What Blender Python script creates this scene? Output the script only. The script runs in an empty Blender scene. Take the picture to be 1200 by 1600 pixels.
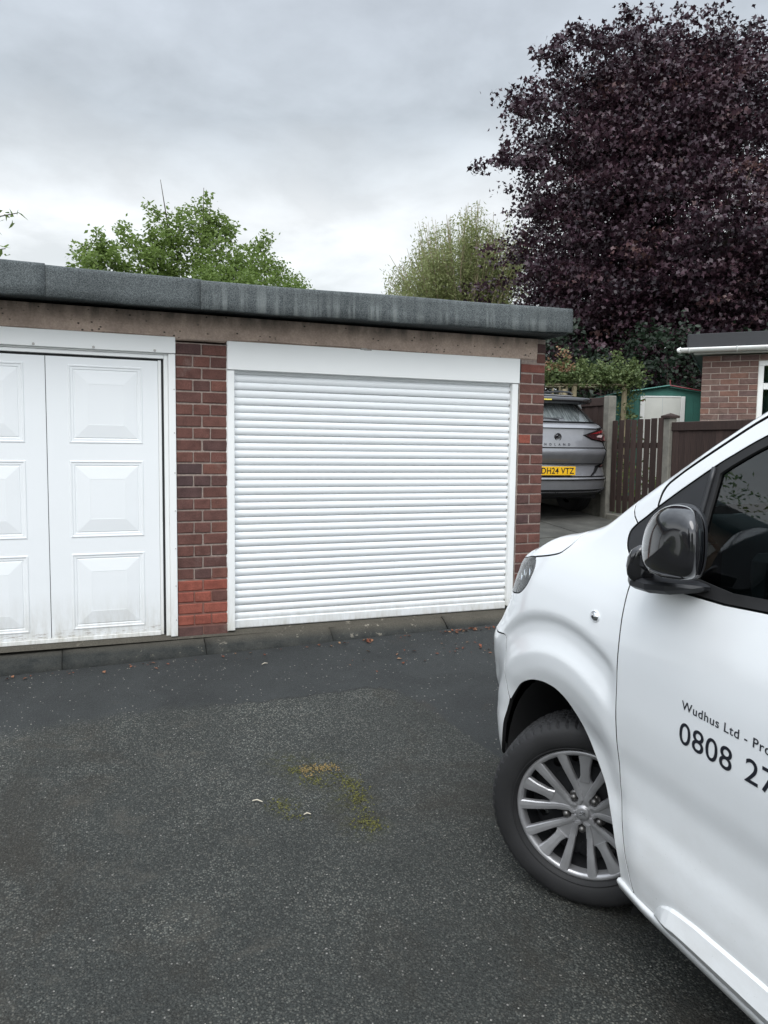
import bpy, bmesh, math, random
import numpy as np
from mathutils import Vector, Matrix
from mathutils.geometry import delaunay_2d_cdt
random.seed(7); rng = np.random.default_rng(7)
SC = bpy.context.scene
COL = SC.collection

# ------------------------------------------------------------------ camera
CAM = np.array([-.55, -4.991, 1.247]); YAW, PITCH, ROLL, FPX = .375, .086, .013, 1200.6
def cam_axes():
    cy, sy, cp, sp = math.cos(YAW), math.sin(YAW), math.cos(PITCH), math.sin(PITCH)
    f = np.array([sy*cp, cy*cp, -sp]); r = np.array([cy, -sy, 0]); u = np.cross(r, f)
    cr, sr = math.cos(ROLL), math.sin(ROLL)
    return r*cr+u*sr, u*cr-r*sr, f
cr_, cu_, cf_ = cam_axes()
cd = bpy.data.cameras.new('camera'); cam = bpy.data.objects.new('camera', cd); COL.objects.link(cam)
cam.matrix_world = Matrix([[cr_[i], cu_[i], -cf_[i], CAM[i]] for i in range(3)] + [[0, 0, 0, 1]])
cd.sensor_fit = 'VERTICAL'; cd.sensor_height = 24; cd.lens = FPX/1600*24; cd.clip_start = .05; cd.clip_end = 1000
SC.camera = cam
SC.render.resolution_x = 768; SC.render.resolution_y = 1024

# ------------------------------------------------------------------ sky, sun, exposure
SUN_EL, SUN_AZ = math.radians(52), math.radians(212)      # azimuth clockwise from +Y: behind the camera, a little to the left
W = bpy.data.worlds.new('World'); SC.world = W; W.use_nodes = True
nt = W.node_tree; nt.nodes.clear()
def N(nt, t, **k):
    n = nt.nodes.new(t)
    for a, b in k.items():
        if a == 'inp':
            for i, v in b.items(): n.inputs[i].default_value = v
        else: setattr(n, a, b)
    return n
L_ = lambda nt, a, b: nt.links.new(a, b)
def ramp(nt, src, stops, interp='LINEAR'):
    n = nt.nodes.new('ShaderNodeValToRGB'); n.color_ramp.interpolation = interp
    e = n.color_ramp.elements
    while len(e) < len(stops): e.new(.5)
    for i, (p, c) in enumerate(stops):
        e[i].position = p; e[i].color = (c, c, c, 1) if isinstance(c, (int, float)) else (*c, 1)
    if src is not None: nt.links.new(src, n.inputs[0])
    return n.outputs[0]
def math_(nt, op, a, b=None, c=None, clamp=False):
    n = nt.nodes.new('ShaderNodeMath'); n.operation = op; n.use_clamp = clamp
    for i, v in enumerate((a, b, c)):
        if v is None: continue
        if isinstance(v, (int, float)): n.inputs[i].default_value = v
        else: nt.links.new(v, n.inputs[i])
    return n.outputs[0]
def mixc(nt, f, a, b, mode='MIX'):
    n = nt.nodes.new('ShaderNodeMix'); n.data_type = 'RGBA'; n.blend_type = mode
    for i, v in ((0, f), (6, a), (7, b)):
        if isinstance(v, (int, float)): n.inputs[i].default_value = v if i == 0 else (v, v, v, 1)
        elif isinstance(v, tuple): n.inputs[i].default_value = (*v, 1)
        else: nt.links.new(v, n.inputs[i])
    return n.outputs[2]
def noise(nt, vec, scale, detail=4, rough=.55, dist=0, w=None):
    n = nt.nodes.new('ShaderNodeTexNoise'); n.inputs['Scale'].default_value = scale
    n.inputs['Detail'].default_value = detail; n.inputs['Roughness'].default_value = rough; n.inputs['Distortion'].default_value = dist
    if vec is not None: nt.links.new(vec, n.inputs['Vector'])
    return n.outputs['Fac']
sky = N(nt, 'ShaderNodeTexSky', sky_type='NISHITA', sun_disc=False, sun_elevation=SUN_EL, sun_rotation=SUN_AZ, air_density=1.5, dust_density=4)
bg1 = N(nt, 'ShaderNodeBackground'); bg1.inputs[1].default_value = .12; L_(nt, sky.outputs[0], bg1.inputs[0])
tc = N(nt, 'ShaderNodeTexCoord')
sep = N(nt, 'ShaderNodeSeparateXYZ'); L_(nt, tc.outputs['Generated'], sep.inputs[0])
zc = math_(nt, 'MAXIMUM', sep.outputs[2], 0.0)
zd = math_(nt, 'ADD', zc, .22)
px = math_(nt, 'DIVIDE', sep.outputs[0], zd); py = math_(nt, 'DIVIDE', sep.outputs[1], zd)
cv = N(nt, 'ShaderNodeCombineXYZ'); L_(nt, px, cv.inputs[0]); L_(nt, py, cv.inputs[1]); L_(nt, zc, cv.inputs[2])
n1 = noise(nt, cv.outputs[0], .9, 6, .5, .3); n2 = noise(nt, cv.outputs[0], 3.2, 7, .55, .2)
elev = math_(nt, 'ADD', zc, math_(nt, 'MULTIPLY', math_(nt, 'SUBTRACT', n1, .5), .22))
elev = math_(nt, 'ADD', elev, math_(nt, 'MULTIPLY', math_(nt, 'SUBTRACT', n2, .5), .07))
base = ramp(nt, elev, [(0, (.52, .55, .58)), (.16, (.57, .60, .62)), (.26, (.64, .66, .675)), (.32, (.52, .55, .575)), (.39, (.385, .42, .455)), (.52, (.395, .43, .475)), (.68, (.47, .51, .56)), (1, (.73, .79, .86))])
brk = ramp(nt, n2, [(.38, .90), (.64, 1.14)])
base = mixc(nt, 1.0, base, brk, 'MULTIPLY')
# the thin side of the cloud sheet, round the hidden sun
sd = (math.sin(SUN_AZ)*math.cos(SUN_EL), math.cos(SUN_AZ)*math.cos(SUN_EL), math.sin(SUN_EL))
dp = N(nt, 'ShaderNodeVectorMath', operation='DOT_PRODUCT'); L_(nt, tc.outputs['Generated'], dp.inputs[0]); dp.inputs[1].default_value = sd
glow = ramp(nt, math_(nt, 'MULTIPLY_ADD', dp.outputs['Value'], .5, .5), [(.45, 1.0), (.75, 1.7), (1, 2.6)])
base = mixc(nt, 1.0, base, glow, 'MULTIPLY')
bg2 = N(nt, 'ShaderNodeBackground'); L_(nt, base, bg2.inputs[0]); bg2.inputs[1].default_value = 1.0
ms = N(nt, 'ShaderNodeMixShader'); ms.inputs[0].default_value = .92
L_(nt, bg1.outputs[0], ms.inputs[1]); L_(nt, bg2.outputs[0], ms.inputs[2])
wo = N(nt, 'ShaderNodeOutputWorld'); L_(nt, ms.outputs[0], wo.inputs[0])
sl_ = bpy.data.lights.new('sun', 'SUN'); sl_.energy = 1.3; sl_.angle = math.radians(45); sl_.color = (1, .985, .96)
so = bpy.data.objects.new('sun', sl_); COL.objects.link(so)
so.rotation_euler = Vector(sd).to_track_quat('Z', 'Y').to_euler(); so.location = (0, 0, 30)
SC.view_settings.view_transform = 'Standard'; SC.view_settings.look = 'None'
SC.view_settings.exposure = .62; SC.view_settings.gamma = 1; SC.view_settings.use_curve_mapping = False

# ------------------------------------------------------------------ helpers
def tag(o, label=None, cat=None, group=None, kind=None):
    if label: o['label'] = label
    if cat: o['category'] = cat
    if group: o['group'] = group
    if kind: o['kind'] = kind
    return o
def thing(name, label, cat, loc=(0, 0, 0), rotz=0, group=None):
    o = bpy.data.objects.new(name, None); COL.objects.link(o); o.location = loc; o.rotation_euler = (0, 0, rotz)
    o.empty_display_size = .2
    return tag(o, label, cat, group)
def link(name, me, parent=None, loc=None):
    o = bpy.data.objects.new(name, me); COL.objects.link(o)
    if parent: o.parent = parent
    if loc is not None: o.location = loc
    return o
def mk(name, V, F, mat, parent=None, smooth=False, mi=None, loc=None):
    me = bpy.data.meshes.new(name); me.from_pydata([tuple(map(float, v)) for v in V], [], [tuple(map(int, f)) for f in F])
    for m in (mat if isinstance(mat, list) else [mat]): me.materials.append(m)
    if mi is not None: me.polygons.foreach_set('material_index', mi)
    if smooth: me.polygons.foreach_set('use_smooth', [True]*len(me.polygons))
    me.update()
    return link(name, me, parent, loc)
class MB:
    """collects simple solids into one mesh"""
    def __init__(s): s.V = []; s.F = []
    def add(s, V, F):
        b = len(s.V); s.V += [tuple(v) for v in V]; s.F += [tuple(b+i for i in f) for f in F]; return s
    def box(s, x0, x1, y0, y1, z0, z1, M=None, c=0):
        if c <= 0:
            V = [(x, y, z) for x in (x0, x1) for y in (y0, y1) for z in (z0, z1)]
            F = [(0, 1, 3, 2), (4, 6, 7, 5), (0, 4, 5, 1), (2, 3, 7, 6), (0, 2, 6, 4), (1, 5, 7, 3)]
        else:                                                    # chamfered box
            V = []; idx = {}
            for sx in (0, 1):
                for sy in (0, 1):
                    for sz in (0, 1):
                        X = (x0, x1)[sx]; Y = (y0, y1)[sy]; Z = (z0, z1)[sz]
                        dx = c*(1-2*sx); dy = c*(1-2*sy); dz = c*(1-2*sz)
                        for k, v in enumerate(((X, Y+dy, Z+dz), (X+dx, Y, Z+dz), (X+dx, Y+dy, Z))):
                            idx[sx, sy, sz, k] = len(V); V.append(v)
            I = idx; F = []
            for a in (0, 1):
                F.append([I[a, 0, 0, 0], I[a, 0, 1, 0], I[a, 1, 1, 0], I[a, 1, 0, 0]][::1 if a == 0 else -1])
                F.append([I[0, a, 0, 1], I[1, a, 0, 1], I[1, a, 1, 1], I[0, a, 1, 1]][::1 if a == 0 else -1])
                F.append([I[0, 0, a, 2], I[0, 1, a, 2], I[1, 1, a, 2], I[1, 0, a, 2]][::1 if a == 0 else -1])
            for a in (0, 1):
                for b in (0, 1):
                    F.append([I[a, b, 0, 0], I[a, b, 1, 0], I[a, b, 1, 1], I[a, b, 0, 1]])
                    F.append([I[a, 0, b, 0], I[a, 1, b, 0], I[a, 1, b, 2], I[a, 0, b, 2]])
                    F.append([I[0, a, b, 1], I[1, a, b, 1], I[1, a, b, 2], I[0, a, b, 2]])
            for a in (0, 1):
                for b in (0, 1):
                    for d in (0, 1): F.append([I[a, b, d, 0], I[a, b, d, 1], I[a, b, d, 2]])
        if M is not None: V = [tuple(M @ Vector(v)) for v in V]
        return s.add(V, F)
    def tube(s, pts, r, n=8, cap=True):
        pts = [Vector(p) for p in pts]; R = r if isinstance(r, (list, tuple)) else [r]*len(pts)
        V = []; F = []; up = Vector((0, 0, 1))
        for i, p in enumerate(pts):
            t = (pts[min(i+1, len(pts)-1)]-pts[max(i-1, 0)]).normalized()
            if abs(t.z) > .95: up = Vector((1, 0, 0))
            a = t.cross(up).normalized(); b = t.cross(a).normalized()
            for k in range(n):
                an = 2*math.pi*k/n; V.append(p+(a*math.cos(an)+b*math.sin(an))*R[i])
        for i in range(len(pts)-1):
            for k in range(n): F.append((i*n+k, i*n+(k+1) % n, (i+1)*n+(k+1) % n, (i+1)*n+k))
        if cap: F.append(tuple(range(n))[::-1]); F.append(tuple((len(pts)-1)*n+k for k in range(n)))
        return s.add([tuple(v) for v in V], F)
    def extrude(s, poly, M, d):
        """polygon in xy extruded by d in z, mapped by M"""
        n = len(poly); V = [M @ Vector((x, y, 0)) for x, y in poly]+[M @ Vector((x, y, d)) for x, y in poly]
        F = [tuple(range(n))[::-1], tuple(range(n, 2*n))]+[(i, (i+1) % n, n+(i+1) % n, n+i) for i in range(n)]
        return s.add([tuple(v) for v in V], F)
    def build(s, name, mat, parent=None, smooth=False, fix=True, loc=None):
        o = mk(name, s.V, s.F, mat, parent, smooth, loc=loc)
        if fix:
            bm = bmesh.new(); bm.from_mesh(o.data); bmesh.ops.recalc_face_normals(bm, faces=bm.faces); bm.to_mesh(o.data); bm.free()
        return o
def box(name, x0, x1, y0, y1, z0, z1, mat, parent=None, c=0, **k):
    return MB().box(x0, x1, y0, y1, z0, z1, c=c).build(name, mat, parent, **k)
def lathe(name, prof, n, mat, parent=None, M=None, closed=True, smooth=True):
    """prof: (r, h) around local Z"""
    V = []; F = []; m = len(prof)
    for i in range(n):
        a = 2*math.pi*i/n
        for r, h in prof:
            v = Vector((r*math.cos(a), r*math.sin(a), h)); V.append(M @ v if M is not None else v)
    for i in range(n):
        for j in range(m-1):
            F.append((i*m+j, ((i+1) % n)*m+j, ((i+1) % n)*m+j+1, i*m+j+1))
    return mk(name, V, F, mat, parent, smooth)
def pchip(xs, ys):
    xs = np.array(xs, float); ys = np.array(ys, float); h = np.diff(xs); d = np.diff(ys)/h
    m = np.zeros(len(xs)); m[0] = d[0]; m[-1] = d[-1]
    for i in range(1, len(xs)-1):
        m[i] = 0 if d[i-1]*d[i] <= 0 else (3*(h[i-1]+h[i]))/((2*h[i]+h[i-1])/d[i-1]+(h[i]+2*h[i-1])/d[i])
    def f(x):
        x = np.asarray(x, float); i = np.clip(np.searchsorted(xs, x)-1, 0, len(h)-1)
        t = (x-xs[i])/h[i]; tt = t*t; t3 = tt*t
        y = (2*t3-3*tt+1)*ys[i]+(t3-2*tt+t)*h[i]*m[i]+(-2*t3+3*tt)*ys[i+1]+(t3-tt)*h[i]*m[i+1]
        y = np.where(x < xs[0], ys[0]+(x-xs[0])*m[0], y)
        return np.where(x > xs[-1], ys[-1]+(x-xs[-1])*m[-1], y)
    return f

# ------------------------------------------------------------------ materials
def mat(name, col=(.5, .5, .5), rough=.6, metal=0, spec=.5, coat=0, **k):
    m = bpy.data.materials.new(name); m.use_nodes = True; nt = m.node_tree; b = nt.nodes['Principled BSDF']
    b.inputs['Base Color'].default_value = (*col, 1); b.inputs['Roughness'].default_value = rough
    b.inputs['Metallic'].default_value = metal; b.inputs['Specular IOR Level'].default_value = spec
    b.inputs['Coat Weight'].default_value = coat; b.inputs['Coat Roughness'].default_value = .03
    return m, nt, b
def objco(nt):
    return nt.nodes.new('ShaderNodeTexCoord').outputs['Object']
def bump(nt, b, h, strength=.3, dist=.005):
    n = nt.nodes.new('ShaderNodeBump'); n.inputs['Strength'].default_value = strength; n.inputs['Distance'].default_value = dist
    nt.links.new(h, n.inputs['Height']); nt.links.new(n.outputs[0], b.inputs['Normal']); return n
def scl(nt, vec, s):
    n = nt.nodes.new('ShaderNodeMapping'); n.inputs['Scale'].default_value = s; nt.links.new(vec, n.inputs[0]); return n.outputs[0]
def rnd(nt): return nt.nodes.new('ShaderNodeObjectInfo').outputs['Random']
def voro(nt, vec, scale, out='Distance', feature='F1', rand=1):
    n = nt.nodes.new('ShaderNodeTexVoronoi'); n.feature = feature; n.inputs['Scale'].default_value = scale; n.inputs['Randomness'].default_value = rand
    nt.links.new(vec, n.inputs['Vector']); return n.outputs[out]
def sepxyz(nt, v):
    n = nt.nodes.new('ShaderNodeSeparateXYZ'); nt.links.new(v, n.inputs[0]); return n.outputs
def plain(name, col, rough=.6, metal=0, var=.12, sc=6, bmp=0, coat=0, spec=.5):
    m, nt, b = mat(name, col, rough, metal, spec, coat); co = objco(nt)
    n = noise(nt, co, sc, 6, .6); r = ramp(nt, n, [(.3, 1-var), (.7, 1+var)])
    L_(nt, mixc(nt, 1.0, col, r, 'MULTIPLY'), b.inputs['Base Color'])
    L_(nt, ramp(nt, n, [(.3, max(rough-.06, 0)), (.7, min(rough+.08, 1))]), b.inputs['Roughness'])
    if bmp: bump(nt, b, noise(nt, co, sc*12, 4), bmp, .003)
    return m
M = {}
# brick: colour differs from brick to brick, darker burnt faces, fine sandy relief
def brick_mat(name, stops, sat=1.0):
    m, nt, b = mat(name, (.2, .08, .06), .85, spec=.25); co = objco(nt); r = rnd(nt)
    c = ramp(nt, r, stops)
    geo = nt.nodes.new('ShaderNodeNewGeometry').outputs['Position']
    n1 = noise(nt, geo, 14, 5, .6); n2 = noise(nt, geo, 160, 3, .6)
    c = mixc(nt, 1.0, c, ramp(nt, n1, [(.3, .72), (.5, 1.0), (.72, 1.22)]), 'MULTIPLY')
    c = mixc(nt, 1.0, c, ramp(nt, n2, [(.3, .8), (.7, 1.15)]), 'MULTIPLY')
    c = mixc(nt, ramp(nt, noise(nt, geo, 5, 5, .7), [(.58, 0.0), (.8, .35)]), c, (.30, .27, .24))
    L_(nt, c, b.inputs['Base Color']); bump(nt, b, math_(nt, 'ADD', n2, math_(nt, 'MULTIPLY', n1, .8)), .55, .004)
    return m
M['brick_dark'] = brick_mat('dark_brick', [(0, (.110, .052, .043)), (.3, (.140, .062, .050)), (.55, (.090, .049, .044)), (.8, (.155, .068, .052)), (1, (.060, .042, .044))])
M['brick_red'] = brick_mat('spalled_red_brick', [(0, (.225, .068, .050)), (.5, (.26, .080, .056)), (1, (.175, .066, .052))])
M['brick_house'] = brick_mat('house_brick', [(0, (.160, .092, .076)), (.3, (.125, .076, .066)), (.5, (.185, .125, .102)), (.75, (.110, .070, .066)), (1, (.185, .10, .076))])
def mortar_mat(name, col):
    m, nt, b = mat(name, col, .95, spec=.15); geo = nt.nodes.new('ShaderNodeNewGeometry').outputs['Position']
    n = noise(nt, geo, 60, 5, .7); c = mixc(nt, 1.0, col, ramp(nt, n, [(.3, .7), (.7, 1.2)]), 'MULTIPLY')
    if name == 'mortar':                                         # brick dust smeared over the patched foot of the pillar
        s = sepxyz(nt, geo); f = math_(nt, 'MULTIPLY', ramp(nt, math_(nt, 'ADD', s[2], math_(nt, 'MULTIPLY', math_(nt, 'SUBTRACT', noise(nt, geo, 9, 4), .5), .25)), [(.34, .75), (.40, 0.0)]), ramp(nt, s[0], [(.40, 1.0), (.45, 0.0)])); c = mixc(nt, f, c, (.17, .062, .045))
    L_(nt, c, b.inputs['Base Color']); bump(nt, b, n, .6, .004); return m
M['mortar'] = mortar_mat('mortar', (.29, .235, .205)); M['mortar_house'] = mortar_mat('house_mortar', (.36, .30, .26))
# white garage doors
def white_mat(name, col, rough, dirtz=None, streak=0, rust=0):
    m, nt, b = mat(name, col, rough, spec=.5); geo = nt.nodes.new('ShaderNodeNewGeometry').outputs['Position']; s = sepxyz(nt, geo)
    n = noise(nt, geo, 3, 6, .65); c = mixc(nt, ramp(nt, n, [(.35, 0.0), (.75, .10)]), col, tuple(x*.8 for x in col))
    if dirtz:
        v = noise(nt, scl(nt, geo, (1, 1, .25)), 26, 6, .7)
        f = math_(nt, 'MULTIPLY', ramp(nt, s[2], [(0.0, 1.0), (dirtz*.35, .45), (dirtz, 0.0)]), ramp(nt, v, [(.35, .1), (.7, .8)]))
        c = mixc(nt, f, c, (.36, .33, .25))
    if rust:
        v = noise(nt, scl(nt, geo, (1.2, 1, 7)), 16, 5, .75)
        f = math_(nt, 'MULTIPLY', ramp(nt, s[2], [(.02, 1.0), (.075, .8), (.10, 0.0)]), ramp(nt, v, [(.56, 0.0), (.64, .8)]))
        c = mixc(nt, f, c, (.13, .07, .03))
    L_(nt, c, b.inputs['Base Color']); L_(nt, ramp(nt, n, [(.3, rough-.05), (.7, rough+.12)]), b.inputs['Roughness'])
    bump(nt, b, noise(nt, geo, 2.2, 3, .5), .12, .03)
    return m
M['door_white'] = white_mat('painted_steel_white', (.78, .80, .81), .38, dirtz=.34, rust=1)
M['slat_white'] = white_mat('powder_coated_slat_white', (.78, .80, .81), .34, dirtz=.22)
M['frame_white'] = white_mat('frame_white', (.80, .81, .80), .42, dirtz=.35)
M['rubber'] = plain('black_rubber', (.012, .012, .013), .55, var=.2, sc=30)
M['zinc'] = plain('galvanised_screw', (.38, .37, .35), .45, .8)
# concrete lintel with pits and dark staining below the roof edge
m, nt, b = mat('concrete_lintel', (.24, .20, .175), .93, spec=.2); geo = nt.nodes.new('ShaderNodeNewGeometry').outputs['Position']; s = sepxyz(nt, geo)
n1 = noise(nt, geo, 5, 7, .65); n2 = noise(nt, geo, 90, 4, .7)
c = mixc(nt, 1.0, (.45, .35, .29), ramp(nt, n1, [(.3, .72), (.7, 1.2)]), 'MULTIPLY'); c = mixc(nt, 1.0, c, ramp(nt, n2, [(.3, .82), (.7, 1.15)]), 'MULTIPLY')
pit = ramp(nt, voro(nt, scl(nt, geo, (1, 1, 1.3)), 24), [(.12, 1.0), (.19, 0.0)]); pit = math_(nt, 'MULTIPLY', pit, ramp(nt, noise(nt, geo, 7, 2), [(.47, 0.0), (.54, 1.0)]))
c = mixc(nt, math_(nt, 'MULTIPLY', pit, .85), c, (.03, .028, .025))
stain = math_(nt, 'MULTIPLY', ramp(nt, math_(nt, 'SUBTRACT', s[2], 1.9), [(.06, 0.0), (.15, .9)]), ramp(nt, noise(nt, scl(nt, geo, (3, 3, .6)), 3.2, 5, .6), [(.42, 0.0), (.62, 1.0)]))
c = mixc(nt, math_(nt, 'MULTIPLY', stain, .8), c, (.05, .055, .055)); L_(nt, c, b.inputs['Base Color'])
bump(nt, b, math_(nt, 'SUBTRACT', n2, math_(nt, 'MULTIPLY', pit, 3)), .6, .006); M['lintel'] = m
# mineral roofing felt, grey green with pale drip streaks
def felt(name, streaks):
    m, nt, b = mat(name, (.09, .105, .10), .95, spec=.2); geo = nt.nodes.new('ShaderNodeNewGeometry').outputs['Position']
    g = voro(nt, geo, 330, 'Color'); gs = sepxyz(nt, g)[0]
    c = mixc(nt, ramp(nt, gs, [(.2, 0.0), (.9, 1.0)]), (.048, .056, .058), (.135, .148, .150))
    c = mixc(nt, 1.0, c, ramp(nt, noise(nt, geo, 2.5, 5, .6), [(.3, .75), (.7, 1.2)]), 'MULTIPLY')
    if streaks:
        v = noise(nt, scl(nt, geo, (1, .2, .05)), 17, 4, .65)
        f = math_(nt, 'MULTIPLY', ramp(nt, v, [(.47, 0.0), (.60, 1.0)]), ramp(nt, noise(nt, scl(nt, geo, (1, 1, 5)), 1.6, 3), [(.36, .15), (.6, .8)]))
        f = math_(nt, 'MULTIPLY', f, ramp(nt, math_(nt, 'SUBTRACT', sepxyz(nt, geo)[2], 2.0), [(.09, 1.0), (.20, .25)]))
        c = mixc(nt, math_(nt, 'MULTIPLY', f, .8), c, (.24, .26, .255))
    L_(nt, c, b.inputs['Base Color']); bump(nt, b, gs, .8, .002); return m
M['felt'] = felt('mineral_felt', 0); M['felt_streak'] = felt('mineral_felt_with_drip_streaks', 1)
# kerb concrete
m, nt, b = mat('kerb_concrete', (.1, .1, .09), .95, spec=.2); geo = nt.nodes.new('ShaderNodeNewGeometry').outputs['Position']; s = sepxyz(nt, geo)
n1 = noise(nt, geo, 9, 6, .7); n2 = noise(nt, geo, 140, 4, .7)
c = mixc(nt, ramp(nt, n1, [(.35, 0.0), (.65, 1.0)]), (.024, .0265, .026), (.046, .047, .043))
top = ramp(nt, s[2], [(-.06+.2, 0.0), (-.02+.2, 1.0)]); n = nt.nodes[-1]
zt_ = math_(nt, 'ADD', s[2], .2)
top = ramp(nt, zt_, [(.155, 0.0), (.195, 1.0)])
c = mixc(nt, math_(nt, 'MULTIPLY', top, .5), c, (.12, .105, .08))
lich = math_(nt, 'MULTIPLY', ramp(nt, noise(nt, scl(nt, geo, (1, 1, 1)), 16, 8, .75), [(.60, 0.0), (.64, 1.0)]), math_(nt, 'MULTIPLY', ramp(nt, zt_, [(.11, 0.0), (.16, 1.0)]), ramp(nt, noise(nt, geo, 1.1, 2), [(.46, 0.0), (.58, 1.0)])))
c = mixc(nt, math_(nt, 'MULTIPLY', lich, .8), c, (.27, .245, .20))
c = mixc(nt, 1.0, c, ramp(nt, n2, [(.3, .65), (.7, 1.25)]), 'MULTIPLY'); L_(nt, c, b.inputs['Base Color']); bump(nt, b, math_(nt, 'ADD', n2, n1), .7, .006); M['kerb'] = m
# asphalt: worn stony surface and, along the kerb, a smoother newer strip whose edge is ragged and scuffed
def asphalt():
    m, nt, b = mat('asphalt', (.03, .03, .03), .85, spec=.35); geo = nt.nodes.new('ShaderNodeNewGeometry').outputs['Position']; s = sepxyz(nt, geo)
    xn_ = math_(nt, 'MULTIPLY_ADD', s[0], .2, .5)                                  # x -2.5..2.5
    K = [(-2.5, -.92), (-.96, -.86), (-.18, -.80), (.15, -.84), (.58, -.87), (1.06, -.87), (1.16, -.98), (1.26, -1.3), (1.34, -1.75), (1.6, -2.5), (2.5, -2.9)]
    ye = ramp(nt, xn_, [(x*.2+.5, -y/3) for x, y in K]); d = math_(nt, 'MULTIPLY_ADD', ye, 3.0, s[1])         # y minus edge
    d = math_(nt, 'ADD', d, math_(nt, 'MULTIPLY', math_(nt, 'SUBTRACT', noise(nt, geo, 7, 6, .7), .5), .16))
    soft = ramp(nt, xn_, [(.0, .12), (.50, .09), (.56, .02), (.71, .02), (.745, .10), (1, .14)])
    new = math_(nt, 'ADD', math_(nt, 'DIVIDE', d, soft), .5, clamp=True)
    v1 = nt.nodes.new('ShaderNodeTexVoronoi'); v1.inputs['Scale'].default_value = 120; nt.links.new(geo, v1.inputs['Vector']); cs = sepxyz(nt, v1.outputs['Color'])
    v2 = nt.nodes.new('ShaderNodeTexVoronoi'); v2.inputs['Scale'].default_value = 290; nt.links.new(geo, v2.inputs['Vector']); cs2 = sepxyz(nt, v2.outputs['Color'])
    face = ramp(nt, v1.outputs['Distance'], [(.36, 1.0), (.56, 0.0)]); face2 = ramp(nt, v2.outputs['Distance'], [(.28, 1.0), (.50, 0.0)])
    big = noise(nt, geo, .6, 7, .62, .5); mid = noise(nt, geo, 2.6, 7, .68, .6)
    wear = ramp(nt, big, [(.36, .45), (.64, 1.15)]); wear = math_(nt, 'MULTIPLY', wear, ramp(nt, mid, [(.35, .55), (.65, 1.2)]))
    old_f = math_(nt, 'MULTIPLY', math_(nt, 'MULTIPLY', ramp(nt, cs[0], [(.30, 0.0), (.85, 1.0)]), face), wear)
    dark = mixc(nt, 1.0, (.029, .0315, .0290), ramp(nt, cs2[1], [(0, .5), (1, 1.7)]), 'MULTIPLY')
    tint = mixc(nt, ramp(nt, cs[1], [(0, 0.0), (1, 1.0)]), (.150, .160, .143), (.172, .164, .140))
    old = mixc(nt, math_(nt, 'MINIMUM', old_f, 1.0), dark, tint)
    old = mixc(nt, math_(nt, 'MULTIPLY', ramp(nt, cs[2], [(.990, 0.0), (.995, 1.0)]), face), old, (.26, .25, .23))
    old = mixc(nt, ramp(nt, noise(nt, geo, 1.3, 7, .7, .6), [(.50, 0.0), (.64, .62)]), old, (.028, .024, .018))          # oily brown blots
    scuff = math_(nt, 'MULTIPLY', ramp(nt, noise(nt, scl(nt, geo, (1, 1.6, 1)), 3.2, 6, .7, .4), [(.56, 0.0), (.72, .5)]), ramp(nt, s[0], [(0, 1.0), (.4, .25)]))
    old = mixc(nt, scuff, old, (.085, .078, .064))
    nw = mixc(nt, math_(nt, 'MULTIPLY', ramp(nt, cs2[0], [(.55, 0.0), (1, .8)]), face2), (.0265, .0290, .0290), (.068, .073, .070))
    nw = mixc(nt, math_(nt, 'MULTIPLY', ramp(nt, cs[2], [(.986, 0.0), (.992, 1.0)]), face), nw, (.26, .25, .22))
    nw = mixc(nt, 1.0, nw, ramp(nt, mid, [(.3, .78), (.7, 1.3)]), 'MULTIPLY')
    nw = mixc(nt, ramp(nt, noise(nt, geo, 2.1, 5, .7, .5), [(.60, 0.0), (.72, .5)]), nw, (.050, .040, .030))
    lip = ramp(nt, math_(nt, 'ABSOLUTE', math_(nt, 'DIVIDE', d, .016)), [(0, .75), (1, 0.0)]); lip = math_(nt, 'MULTIPLY', lip, ramp(nt, xn_, [(.48, .15), (.60, .9), (.72, .9), (.75, .15)]))
    c = mixc(nt, new, old, nw); c = mixc(nt, lip, c, (.014, .014, .014))
    for (mx, my, r) in ((.46, -1.62, .22), (.52, -1.88, .17), (.24, -1.84, .12), (.52, -2.1, .14), (.33, -1.50, .14)):
        dd = nt.nodes.new('ShaderNodeVectorMath'); dd.operation = 'DISTANCE'; fl = nt.nodes.new('ShaderNodeCombineXYZ'); nt.links.new(s[0], fl.inputs[0]); nt.links.new(s[1], fl.inputs[1])
        nt.links.new(fl.outputs[0], dd.inputs[0]); dd.inputs[1].default_value = (mx, my, 0)
        ff = math_(nt, 'MULTIPLY', ramp(nt, math_(nt, 'DIVIDE', dd.outputs['Value'], r), [(.1, .8), (1, 0.0)]), ramp(nt, noise(nt, geo, 34, 7, .8), [(.46, 0.0), (.58, 1.0)]))
        c = mixc(nt, ff, c, (.040, .042, .012))
    c = mixc(nt, 1.0, c, ramp(nt, big, [(.3, .82), (.7, 1.18)]), 'MULTIPLY')
    L_(nt, c, b.inputs['Base Color'])
    h1 = math_(nt, 'ADD', math_(nt, 'SUBTRACT', 1.0, v1.outputs['Distance']), math_(nt, 'MULTIPLY', cs[1], .7))
    h2 = math_(nt, 'MULTIPLY', math_(nt, 'SUBTRACT', 1.0, v2.outputs['Distance']), .55)
    h = math_(nt, 'ADD', math_(nt, 'MULTIPLY', h1, math_(nt, 'MULTIPLY_ADD', new, -.75, 1.0)), h2); h = math_(nt, 'ADD', h, math_(nt, 'MULTIPLY', new, .5))
    bump(nt, b, h, 1.0, .0065); L_(nt, ramp(nt, cs2[0], [(0, .62), (1, .95)]), b.inputs['Roughness']); return m
M['asphalt'] = asphalt()
M['drive'] = plain('weathered_driveway', (.062, .061, .054), .9, var=.45, sc=3.5, bmp=.6)
M['soil'] = plain('garden_ground', (.05, .06, .03), .95, var=.4, sc=3, bmp=.5)
M['fence'] = None
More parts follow.
